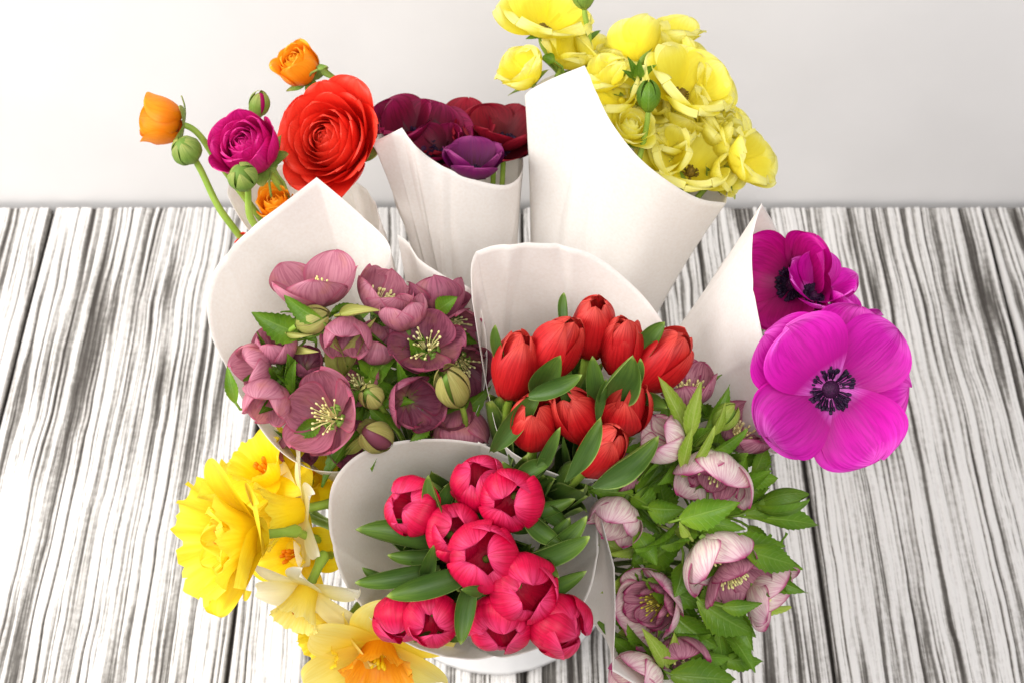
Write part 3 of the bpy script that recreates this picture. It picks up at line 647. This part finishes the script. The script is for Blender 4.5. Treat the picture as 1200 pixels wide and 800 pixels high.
# ---- red tulips
RTL = [
 (604, 428, 1.035, 78, 62, .98, 0, 'slender red tulip at the paper\'s left edge beside the dusky hellebores', .9),
 (652, 408, 1.035, 58, 58, 1.02, 0, 'long red tulip leaning over a blunt green leaf, one petal standing away', .9),
 (694, 384, 1.05, 82, 50, .98, .1, 'red tulip with loose petal tips, closest to the tall back of the paper cone', .9),
 (729, 406, 1.04, 86, 52, .92, 0, 'red tulip with yellow-nicked tip rising behind a wide cupped leaf', .9),
 (777, 423, 1.04, 52, 58, 1.0, 0, 'red tulip leaning over the paper edge towards the magenta anemones\' cone', .9),
 (625, 496, 1.01, 90, 34, .98, .12, 'plump red tulip with one broad rounded front petal above the pink tulips\' paper', .9),
 (675, 486, 1.01, 122, 42, 1.0, 0, 'smooth red tulip with a dark slit between petals in the middle of the red bunch', .9),
 (732, 478, 1.01, 82, 36, .96, .12, 'red tulip with frilled opening tip beside the pale green hellebore bud', .9),
 (705, 528, .99, 55, 44, .92, 0, 'small red tulip held between two green leaves at the front of its cone', .9)]
red = [tulip('red', 'red_tulip', *r) for r in RTL]
attach(red, [(592, 425, 580, 381, 16), (664, 384, 661, 343, 13, .01, .02), (637, 455, 657, 416, 34, .0, -.03), (634, 458, 682, 439, 22, -.02, -.03), (702, 470, 694, 417, 24), (716, 458, 741, 416, 42, .0, -.025),
 (736, 458, 751, 420, 16, 0, -.01), (752, 414, 779, 377, 26, .01, .0), (703, 482, 711, 443, 12, -.005, -.015), (590, 512, 634, 456, 26, .012, -.005), (636, 545, 657, 500, 16, .005, -.01), (672, 546, 704, 488, 22, -.025, -.03),
 (712, 556, 772, 510, 30, .0, -.005), (755, 470, 782, 478, 18), (664, 470, 656, 446, 14, -.0, -.01)], 'tulip_leaf', um=.5, p=2.4, q=1.25, fold=.4, bend=.12, push=-.014, wk=1.4)
# ---- pink tulips
PTL = [
 (484, 594, 1.01, 160, 40, .92, .15, 'bright pink tulip leaning on the pale paper above a long dark leaf'),
 (562, 566, 1.02, 100, 42, .92, .2, 'bright pink tulip with one upturned petal tucked behind the open upper tulip'),
 (599, 584, .995, 200, 14, .98, .45, 'wide open pink tulip with a folded side petal beside the upper right leaves'),
 (532, 624, 1.0, 40, 24, .9, .25, 'half-hidden pink tulip with a curled petal tip in the middle of the pink bunch'),
 (567, 653, .975, 120, 14, 1.05, .45, 'largest open pink tulip with an outward-turned petal in the middle of its bunch'),
 (613, 690, .975, -20, 20, 1.04, .3, 'round cup-shaped pink tulip overlapping the two lowest tulips'),
 (507, 724, .985, -85, 16, .84, .35, 'small star-opening pink tulip beside a thick green leaf near the paper\'s lower edge'),
 (470, 724, 1.0, -95, 42, .84, .1, 'dark pink tulip half hidden against the lower left of its paper'),
 (585, 731, .985, -78, 30, .96, .3, 'deep pink tulip opening downwards over the bucket'),
 (653, 732, .985, -22, 55, 1.0, .15, 'pink tulip lying on its side against the white paper flap')]
pink = [tulip('pink', 'pink_tulip', *r) for r in PTL]
attach(pink, [(507, 636, 416, 620, 32, .025, .015), (520, 610, 502, 556, 24, .01, .0), (562, 598, 532, 574, 18, .005, 0), (606, 562, 588, 540, 14), (612, 560, 648, 540, 20, .01, .01), (622, 600, 661, 637, 24, .005, .0), (622, 652, 691, 628, 28, .02, .01),
 (510, 645, 454, 650, 20, .02, .015), (492, 668, 416, 682, 24, .01, .005), (534, 674, 453, 698, 30, .01, .0), (500, 668, 508, 638, 18, -.005, -.02), (550, 697, 540, 755, 24, .005, -.005),
 (639, 662, 655, 677, 14), (450, 674, 424, 664, 12, .01, .01), (640, 640, 668, 606, 24, .03, .03), (622, 655, 688, 604, 26, .035, .02), (632, 694, 688, 668, 22, .03, .02), (604, 602, 674, 584, 22, .035, .03), (600, 612, 640, 610, 26, .03, .03), (555, 690, 575, 705, 24, .03, .03), (470, 640, 440, 610, 22, .035, .03), (640, 600, 668, 622, 20, .03, .025), (522, 600, 540, 560, 22, .035, .03), (480, 700, 448, 720, 20, .03, .02), (560, 690, 540, 690, 14, -.01, -.02), (500, 745, 484, 752, 10), (520, 740, 545, 748, 9)], 'tulip_leaf', um=.5, p=2.2, q=1.2, fold=.42, bend=.16, push=-.006, wk=1.5)

# ---- dusky purple hellebores
G1 = 'dusky purple hellebores'
HP = [
 (371, 338, 1.075, 95, 66, .040, .62, 'pink-lit dusky hellebore with petals fanned upright against the paper', {}),
 (380, 486, 1.045, 150, 30, .036, .62, 'large open purple hellebore with a cream stamen tuft by the paper\'s front edge', {'roll': 20}),
 (499, 404, 1.06, 95, 22, .031, .66, 'open purple hellebore with pale spidery stamens beside the red tulips\' cone', {}),
 (407, 395, 1.05, -95, 60, .030, .10, 'closed grey-purple hellebore framed by two pale bracts', {'nb': 0}),
 (297, 428, 1.065, 195, 55, .028, .12, 'closed pinkish hellebore nodding by the left paper edge', {}),
 (321, 406, 1.07, 95, 50, .028, .08, 'egg-shaped dusky hellebore bud beside the large left leaf', {}),
 (315, 470, 1.055, -110, 60, .031, .15, 'veined dusky hellebore drooping beside the big open bloom', {}),
 (358, 424, 1.075, 70, 40, .022, .05, 'small dark hellebore bud in the shade under the curled brown bract', {'nb': 0}),
 (448, 346, 1.08, 60, 60, .033, .35, 'lit pink hellebore with folded petals by the overlapping paper corner', {}),
 (474, 366, 1.065, 100, 70, .028, .15, 'closed pinkish hellebore above the spidery open bloom', {}),
 (512, 352, 1.10, 95, 100, .037, .30, 'domed purple hellebore seen from behind under the curled paper flap', {'nb': 0}),
 (534, 384, 1.115, -40, 40, .028, .45, 'shaded purple hellebore tucked against the red tulips\' paper', {}),
 (485, 472, 1.05, -20, 28, .031, .30, 'half-open hellebore with a dark maroon centre and one orange-brown petal', {'sta': 'disc_plum'}),
 (538, 502, 1.105, -90, 95, .036, .25, 'striped dome of a hellebore seen from behind above the pink tulips\' paper', {'nb': 0}),
 (542, 430, 1.11, -60, 35, .028, .55, 'dark hellebore with yellow stamens partly behind the red tulips\' paper edge', {}),
 (441, 404, 1.075, 70, 62, .030, .10, 'slim pink hellebore standing between the pale bract and the spidery bloom', {'nb': 0}),
 (350, 524, 1.095, -100, 60, .024, .20, 'dark purple hellebore squeezed low behind the paper rim over the daffodils', {}),
 (420, 445, 1.085, 100, 30, .030, .35, 'shaded purple hellebore deep between the two largest open blooms', {}),
 (525, 480, 1.09, 30, 40, .028, .30, 'shaded purple hellebore deep beside the red tulips\' cone', {}),
 (412, 515, 1.085, -60, 45, .028, .30, 'dark hellebore low behind the large open bloom', {})]
purple = []
for hi, (px, py, d, an, ti, R, op, lab, kw) in enumerate(HP):
    kw.setdefault('nb', 2)
    purple.append(hellebore('purple', 'lit_pink_hell' if ('pink' in lab or hi in (4, 6, 9, 13)) else ('plum_hell' if hi % 2 == 0 or 'dark' in lab else 'purple_hell'), px, py, d, an, ti, R * 1.16, op, lab, group=G1, bl=.032, bw=.015, **kw))
purple.append(bud('hellebore_bud', 'small pale green and pink hellebore bud above the left leaf', 'purple', 360, 377, 1.055, 20, 70, .0095, 'bract', group='hellebore buds'))
purple.append(bud('hellebore_bud', 'beige-green pointed hellebore bud beside the orange-brown petal', 'purple', 536, 464, 1.055, 110, 45, .0105, 'bract', sl=1.7, group='hellebore buds'))
purple.append(bud('hellebore_bud', 'plum hellebore bud in a yellow-green bract above the pink tulips\' paper', 'purple', 447, 514, 1.06, 140, 30, .011, 'bract', sl=1.6, core='purple_hell', n=3, group='hellebore buds'))
purple.append(bud('hellebore_bud', 'tiny green-pink hellebore bud below the serrated middle leaf', 'purple', 438, 466, 1.05, 120, 30, .008, 'bract', group='hellebore buds'))
attach(purple, [(353, 392, 295, 366, 32, .01, .0), (378, 376, 333, 346, 22, -.01, -.01), (350, 384, 372, 402, 16, .01, .01), (430, 452, 476, 405, 40, .005, -.02), (513, 364, 536, 348, 20, -.02, -.025), (502, 514, 577, 450, 34, .01, -.01), (511, 462, 522, 426, 18, .005, -.01), (338, 442, 337, 414, 22, .0, -.02), (276, 472, 266, 428, 14, .01, .01),
 (393, 541, 432, 500, 20, .01, -.005), (346, 526, 309, 500, 20, .02, .01), (345, 440, 352, 410, 16, .02, .01), (460, 500, 432, 476, 22, .02, .01), (470, 452, 500, 446, 18, .02, .01), (536, 392, 560, 402, 16), (372, 440, 396, 452, 22, .03, .02), (466, 430, 452, 396, 20, .03, .02)], 'hell_leaf', serr=.2, k=10, fold=.3, bend=.14, um=.42, p=1.3, q=1.05)
attach(purple, [(401, 438, 384, 372, 28, .0, -.03), (404, 438, 441, 372, 22, .0, -.03), (398, 369, 446, 364, 16, -.01, -.02), (335, 390, 368, 392, 8, -.01, -.02), (346, 410, 374, 412, 12, .0, -.02), (402, 532, 444, 492, 16, .0, -.01), (536, 492, 506, 512, 16, .0, -.01)], 'bract', fold=.45, bend=.2)

# ---- pale hellebores
G2 = 'pale veined hellebores'
HL = [
 (776, 513, 1.02, 150, 62, .033, .06, 'cream and green closed hellebore touching the front red tulip\'s leaf', {}),
 (722, 609, 1.05, 240, 58, .035, .08, 'pale pink striped hellebore bell leaning over the white paper edge', {'fill': 0}),
 (838, 556, 1.02, 250, 62, .042, .42, 'nodding pale hellebore with dark rosy inner petals below the big magenta bloom', {'second': 7}),
 (840, 650, 1.02, -55, 66, .041, .40, 'nodding cream hellebore with strong purple veins in the middle of the leaves', {}),
 (767, 708, 1.065, 195, 42, .040, .50, 'double pale hellebore with a golden stamen tuft beside the paper', {'second': 8, 'sta': 'stamen_gold'}),
 (862, 676, 1.04, -60, 60, .034, .55, 'rosy hellebore with hanging yellow stamens half under the cream bell', {'mat': 'rose_hell'}),
 (899, 694, 1.06, -30, 70, .034, .45, 'pale hellebore with purple-edged petals hanging over the bare tabletop', {}),
 (868, 506, 1.06, 60, 55, .034, .5, 'rosy veined hellebore tucked under the big magenta bloom', {'mat': 'rose_hell'}),
 (806, 452, 1.07, 100, 60, .034, .35, 'dusky pink hellebore behind the red tulips against the sharp-tipped cone', {'mat': 'rose_hell'}),
 (748, 792, 1.04, 200, 55, .036, .2, 'cream and green hellebore at the foot of the bunch below the double bloom', {}),
 (792, 768, 1.06, -80, 50, .034, .4, 'shaded rosy hellebore deep under the lowest leaves', {'mat': 'rose_hell'}),
 (728, 552, 1.07, 120, 40, .028, .2, 'small shaded mauve hellebore between the red tulips\' cone and the leaves', {'mat': 'rose_hell', 'fill': 0})]
pale = []
for px, py, d, an, ti, R, op, lab, kw in HL:
    mt = kw.pop('mat', 'pale_hell'); kw.setdefault('sta', 'stamen_cream')
    pale.append(hellebore('pale', mt, px, py, d, an, ti, R * 1.1, op, lab, group=G2, nb=4, bl=.046, bw=.021, **kw))
pale.append(bud('hellebore_bud', 'slim pale green hellebore bud among the upright lime leaves', 'pale', 845, 492, 1.03, 50, 70, .008, 'lime_leaf', group='hellebore buds'))
pale.append(bud('hellebore_bud', 'leafy green hellebore bud pointing over the bare tabletop', 'pale', 900, 590, 1.05, 15, 75, .009, 'hell_leaf', sl=1.9, group='hellebore buds'))
attach(pale, [(807, 512, 771, 440, 26, .0, -.005, 'lime_leaf'), (809, 512, 822, 447, 26, -.01, -.02, 'lime_leaf'), (826, 503, 855, 450, 24, .0, .0), (830, 533, 876, 502, 22, .0, -.01), (800, 550, 812, 500, 20, -.01, -.02, 'lime_leaf'), (812, 545, 838, 498, 16, -.015, -.02, 'lime_leaf'), (790, 545, 770, 568, 22), (836, 510, 850, 470, 14, -.01, -.02, 'lime_leaf')], 'hell_leaf', serr=.15, k=10, fold=.4, bend=.12, um=.45, wk=1.1)
attach(pale, [(741, 579, 692, 574, 32, -.005, -.01), (747, 579, 777, 538, 30, -.005, -.01), (742, 582, 770, 600, 34, -.01, -.02), (760, 594, 803, 596, 32, .0, -.01), (797, 608, 867, 588, 36, -.01, -.015), (806, 608, 874, 620, 24, .0, .0), (757, 663, 805, 628, 46, .0, -.01), (745, 624, 770, 662, 28, .0, -.005),
 (873, 601, 917, 580, 26, .0, .01), (886, 607, 960, 615, 28, .0, .02), (870, 643, 933, 662, 34, .0, .02), (872, 588, 903, 543, 20, .0, .0), (880, 560, 898, 520, 24, .01, .02), (758, 680, 828, 711, 36, .0, .0), (818, 702, 886, 744, 38, .0, .01), (846, 710, 893, 706, 20, -.01, -.01), (790, 720, 842, 758, 44, .0, .0), (780, 735, 800, 775, 30), (806, 762, 856, 770, 26, .0, .01), (786, 790, 862, 796, 46, -.005, .0),
 (850, 640, 920, 640, 30, .02, .03), (880, 700, 915, 668, 24, .02, .03), (826, 690, 850, 730, 34, .02, .02), (770, 640, 740, 660, 30, .02, .02), (800, 660, 790, 700, 34, .025, .02), (830, 600, 850, 560, 30, .03, .03), (780, 600, 770, 560, 30, .03, .02), (760, 750, 790, 800, 40, .02, .02), (820, 750, 880, 780, 34, .03, .03), (850, 770, 880, 745, 24, .03, .03), (868, 560, 912, 560, 24, .02, .03), (745, 770, 715, 745, 26, .03, .02), (830, 780, 860, 815, 34, .02, .02)], 'hell_leaf', serr=.22, k=10, fold=.28, bend=.13, um=.42, p=1.25, q=1.05, wk=1.22)
attach(pale, [(779, 778, 752, 735, 22, -.015, -.035), (778, 778, 790, 740, 20, -.005, -.015), (808, 628, 796, 610, 12, -.01, -.015)], 'lime_leaf', serr=.15, fold=.4, bend=.15)

rl = random.Random(11)
ex = []
for k in range(64):
    a = rl.uniform(0, 6.28); q = math.sqrt(rl.uniform(.1, 1))
    bx, by = 816 + 88 * q * math.cos(a), 650 + 135 * q * math.sin(a)
    da = math.atan2(by - 640, bx - 770) + rl.uniform(-1.0, 1.0); ln = rl.uniform(38, 62)
    ex.append((bx, by, bx + ln * math.cos(da), by + ln * math.sin(da), rl.uniform(18, 27), rl.uniform(.01, .04), rl.uniform(.005, .04), rl.choice(('hell_leaf', 'hell_leaf', 'hell_leaf', 'lime_leaf'))))
attach(pale, ex, 'hell_leaf', serr=.2, k=10, fold=.28, bend=.13, um=.42, p=1.25, q=1.05, wk=1.2)
ex = []
for k in range(20):
    a = rl.uniform(0, 6.28); q = math.sqrt(rl.uniform(.0, 1))
    bx, by = 420 + 115 * q * math.cos(a), 440 + 85 * q * math.sin(a)
    da = rl.uniform(0, 6.28); ln = rl.uniform(28, 46)
    ex.append((bx, by, bx + ln * math.cos(da), by + ln * math.sin(da), rl.uniform(15, 22), rl.uniform(.01, .03), rl.uniform(-.005, .02)))
attach(purple, ex, 'hell_leaf', serr=.2, k=10, fold=.3, bend=.14, um=.42, p=1.3, q=1.05)
# ---- magenta anemones
anemone('magenta', 'magenta', 974, 456, 1.02, -60, 8, .060, 1.0, 'huge flat magenta anemone with a black stamen ring hanging over the tabletop', npet=9, roll=38, ruf=.055, group='magenta anemones', wf=1.08, pin=.05, lay=.004, frill=.02, thk=(80, 82, 84, 86, 84))
anemone('magenta', 'deep_magenta', 924, 332, 1.11, 175, 34, .049, .55, 'deep magenta anemone half hidden by the sharp-tipped paper cone', npet=7, group='magenta anemones')
anemone('magenta', 'magenta', 958, 338, 1.09, 80, 46, .036, .45, 'magenta anemone with a dark eye just behind the huge flat one', npet=6, group='magenta anemones')
anemone('magenta', 'magenta', 994, 366, 1.09, 60, 80, .03, .4, 'small pink anemone edge peeping out behind the huge flat one', npet=6, group='magenta anemones')
# ---- dark anemones
GW = 'dark wine anemones'
anemone('wine', 'wine', 495, 166, 1.215, 75, 38, .050, .5, 'dark wine anemone with broad round petals beside the red ranunculus', npet=6, group=GW, roll=10, wf=1.25)
anemone('wine', 'crimson', 580, 168, 1.228, 85, 42, .047, .5, 'dark crimson anemone next to the yellow flowers\' cone', npet=7, group=GW, wf=1.15)
anemone('wine', 'violet', 556, 194, 1.178, 88, 56, .037, .34, 'violet-edged dark anemone cup low at the front of its paper', bracts=0, npet=6, group=GW, wf=1.1)
anemone('wine', 'wine', 472, 152, 1.22, 110, 50, .040, .45, 'dark wine anemone folded behind the cut paper corner', npet=6, group=GW, wf=1.1)
anemone('wine', 'wine', 516, 180, 1.212, 120, 40, .034, .4, 'dark purple-red anemone with folded petals beside the violet-edged cup', npet=6, group=GW, bracts=0)
anemone('wine', 'crimson', 535, 160, 1.24, 100, 45, .042, .45, 'shaded maroon anemone between the other dark anemones', npet=6, group=GW)
anemone('wine', 'crimson', 590, 158, 1.225, 90, 50, .042, .4, 'dark red anemone furthest behind, pressed against the yellow flowers\' cone', npet=6, group=GW)
# ---- yellow flowers
GY = 'yellow anemones'
YL = [
 (637, 28, 1.19, 75, 48, .038, .80, 'wide open yellow anemone with a brown eye high above the dark anemones', 7, {'via': (660, 100, 1.215)}),
 (615, 86, 1.18, 130, 50, .028, .22, 'cupped yellow anemone with a deep hollow above the crimson petals', 7, {'via': (646, 128, 1.205)}),
 (664, 66, 1.20, 60, 55, .028, .35, 'folded yellow anemone just behind the paper cone\'s pointed corner', 6, {}),
 (698, 66, 1.205, 60, 60, .030, .45, 'pale yellow anemone beside the bare bud stalk', 6, {}),
 (746, 58, 1.19, 95, 112, .034, .30, 'yellow anemone turned away showing its dark green bracts', 7, {}),
 (784, 46, 1.215, 80, 60, .034, .35, 'yellow anemone with pointed upright petals at the back of the bunch', 6, {}),
 (803, 104, 1.165, 55, 40, .041, .72, 'largest open yellow anemone with a brown eye and veined petals', 7, {}),
 (726, 112, 1.165, 120, 40, .030, .45, 'plain yellow anemone with rounded petals along the paper edge', 6, {}),
 (811, 196, 1.165, 80, 34, .038, .68, 'open yellow anemone with a brown eye at the low paper corner', 6, {}),
 (872, 190, 1.16, 20, 52, .033, .32, 'ruffled yellow anemone cup leaning furthest out towards the wall', 7, {}),
 (836, 150, 1.185, 40, 50, .034, .40, 'folded yellow anemone between the largest bloom and the ruffled cup', 7, {}),
 (775, 156, 1.185, 90, 35, .032, .45, 'shaded yellow anemone deep in the middle of the bunch', 7, {}),
 (752, 100, 1.19, 120, 50, .032, .4, 'yellow anemone with crumpled petals under the dark green bracts', 7, {}),
 (832, 112, 1.19, 20, 55, .030, .5, 'yellow anemone with a torn-looking rim at the wall side of the largest bloom', 6, {}),
 (848, 172, 1.18, 10, 60, .030, .35, 'small folded yellow anemone tucked behind the ruffled cup', 7, {}),
 (780, 185, 1.165, 140, 40, .028, .5, 'yellow anemone pressed against the lower curve of the paper edge', 6, {}),
 (722, 78, 1.205, 80, 70, .028, .3, 'narrow yellow anemone between the bud stalk and the turned-away bloom', 6, {}),
 (800, 140, 1.18, 60, 60, .030, .3, 'crumpled yellow anemone directly below the largest open one', 7, {}),
 (770, 90, 1.21, 90, 45, .032, .45, 'shaded yellow anemone behind the largest open one', 6, {})]
yel = [anemone('yellow', 'yellow', px, py, d, an, ti, R * 1.1, op * .8, lab, centre='brown', npet=n + 1, group=GY, ruf=.085, frill=.03, wf=1.16, **kw) for px, py, d, an, ti, R, op, lab, n, kw in YL]
YC = [(712, 92, 1.175, 110, 50, .027, .3, 'crumpled lemon-yellow anemone right behind the straight upper paper edge'),
 (758, 122, 1.18, 60, 40, .028, .35, 'crumpled lemon-yellow anemone behind the pointed dark green bud'),
 (790, 165, 1.17, 100, 45, .027, .3, 'crumpled lemon-yellow anemone above the brown-eyed bloom at the low paper corner'),
 (824, 128, 1.175, 40, 60, .027, .25, 'crumpled lemon-yellow anemone under the outer petals of the largest open bloom'),
 (853, 148, 1.19, 30, 60, .027, .3, 'crumpled lemon-yellow anemone against the wall above the ruffled cup'),
 (765, 60, 1.21, 100, 60, .028, .3, 'crumpled lemon-yellow anemone between the turned-away bloom and the pointed upright petals'),
 (812, 70, 1.2, 50, 70, .028, .3, 'crumpled lemon-yellow anemone behind the upper petals of the largest open bloom'),
 (846, 205, 1.165, 0, 50, .026, .25, 'crumpled lemon-yellow anemone hanging lowest over the paper cone\'s outer corner')]
for px, py, d, an, ti, R, op, lab in YC:
    yel.append(anemone('yellow', 'yellow', px, py, d, an, ti, R, op, lab, centre='brown', npet=7, group='crumpled yellow anemones filling the bunch', ruf=.09, frill=.035, wf=1.05))
yel.append(ranunculus('yellow', 741, 146, 1.145, 60, 35, .020, 30, 'small many-petalled yellow ranunculus at the curved paper edge', bunch='yellow', sep=3, cmat=M['yellow']))
bud('anemone_bud', 'green bud with yellow tip on a bare stalk above the paper corner', 'yellow', 684, 0, 1.175, 95, 70, .008, 'sepal', core='yellow', via=(690, 50, 1.19), group='anemone buds').bracts(3, .022, .006, M['hell_leaf'], down=.048, lean=45, serr=0)
b2 = bud('anemone_bud', 'pointed dark green bud hanging between the yellow blooms', 'yellow', 760, 119, 1.135, 90, 70, .0085, 'hell_leaf', group='anemone buds')
attach(yel, [(746, 92, 735, 66, 8, -.035, -.045), (748, 92, 749, 70, 11, -.038, -.05), (750, 92, 770, 76, 9, -.035, -.045), (742, 92, 729, 82, 6, -.035, -.04), (690, 50, 704, 36, 7, -.01, -.01), (650, 72, 636, 66, 12, -.02, -.02), (645, 40, 616, 46, 9, .01, .005), (742, 88, 764, 100, 8, -.03, -.035)], 'hell_leaf', fold=.3, bend=.15)
# ---- ranunculus
ran = []
ran.append(ranunculus('orange_ran', 346, 72, 1.19, 130, 42, .028, 34, 'round orange ranunculus on a curved stalk highest of the ranunculus', open_=.55, via=(372, 150, 1.235), cmat=M['orange_ran']))
ran.append(ranunculus('orange_ran', 180, 141, 1.15, 172, 78, .031, 30, 'orange ranunculus turned sideways with green sepals, farthest out over the tabletop', open_=.6, via=(250, 182, 1.17), cmat=M['orange_ran']))
ran.append(ranunculus('pink_ran', 286, 170, 1.135, 130, 30, .036, 42, 'magenta ranunculus between the green buds and the big red bloom', open_=.68))
ran.append(ranunculus('red_ran', 383, 163, 1.172, 165, 24, .044, 64, 'big full red ranunculus above the pointed paper', open_=.95, roll=40, via=(372, 235, 1.215), cmat=M['disc_brown']))
ran.append(ranunculus('orange_ran', 322, 236, 1.175, 100, 35, .022, 26, 'yellow-orange ranunculus low behind the paper under the magenta one', open_=.7, cmat=M['orange_ran']))
ran.append(ranunculus('red_ran', 286, 286, 1.17, 150, 30, .014, 20, 'tiny orange-red ranunculus just showing at the left paper edge', open_=.5))
bud('ranunculus_bud', 'round green bud on a long bare stalk left of the magenta ranunculus', 'ran', 219, 176, 1.13, 120, 35, .0115, 'sepal', via=(262, 252, 1.16), group='green ranunculus buds', sharp=1.2, stem_r=.0027, sl=1.0)
bud('ranunculus_bud', 'round green bud in front of the magenta ranunculus', 'ran', 284, 207, 1.10, 105, 25, .0105, 'sepal', via=(296, 260, 1.135), group='green ranunculus buds', sharp=1.2, stem_r=.0026, sl=1.0)
bud('ranunculus_bud', 'small reddish pointed bud behind the magenta ranunculus', 'ran', 303, 127, 1.17, 75, 55, .008, 'sepal', core='pink_ran', n=4, group='green ranunculus buds')
attach(ran, [(318, 196, 330, 158, 16, -.01, -.015), (322, 200, 312, 190, 12, -.01, -.015), (375, 80, 398, 94, 8, .0, .0), (372, 82, 384, 78, 7, -.01, -.01)], 'sepal', fold=.3, bend=.15)
# ---- daffodils
daffodil('large all-yellow daffodil with a big ragged trumpet facing outwards', 308, 626, 1.03, 182, 55, 'daff_yellow', 'daff_yellow', .064, .013, .042, .048, .13, (52, 56, 62, 70), roll=30, wf=.8, extra=7)
daffodil('small daffodil with white petals and a frilled yellow trumpet', 356, 596, 1.07, 190, 66, 'daff_cream', 'daff_yellow', .045, .009, .025, .032, .09, (82, 84, 88, 92), roll=20, wf=.62)
daffodil('drooping daffodil with white petals and a pale yellow trumpet', 362, 688, 1.045, -112, 58, 'daff_cream', 'daff_pale', .044, .008, .018, .028, .08, (80, 84, 90, 95), roll=0, wf=.72)
daffodil('pale yellow daffodil with a ruffled orange trumpet under the pink tulips\' paper', 444, 756, 1.07, -88, 48, 'daff_pale', 'daff_orange', .060, .012, .026, .025, .12, (80, 82, 86, 90), roll=25, wf=.74, lobes=8)
daffodil('golden yellow daffodil half hidden behind the white petals', 350, 646, 1.10, 190, 36, 'daff_yellow', 'daff_yellow', .050, .010, .024, .02, .08, (78, 80, 84, 88), roll=10, wf=.75)
daffodil('yellow daffodil tucked between the big ragged trumpet and the hellebores\' paper', 318, 560, 1.10, 120, 50, 'daff_yellow', 'daff_yellow', .046, .010, .022, .026, .1, (70, 74, 80, 86), roll=50, wf=.75)
daffodil('pale yellow daffodil below the drooping white one', 396, 735, 1.085, -140, 50, 'daff_pale', 'daff_yellow', .044, .009, .02, .024, .1, (76, 80, 84, 88), roll=40, wf=.75)
daffodil('yellow daffodil squeezed between the hellebores\' paper and the pink tulips\' paper', 362, 566, 1.125, 80, 40, 'daff_yellow', 'daff_yellow', .036, .008, .018, .02, .1, (70, 74, 80, 86), roll=15, wf=.75)
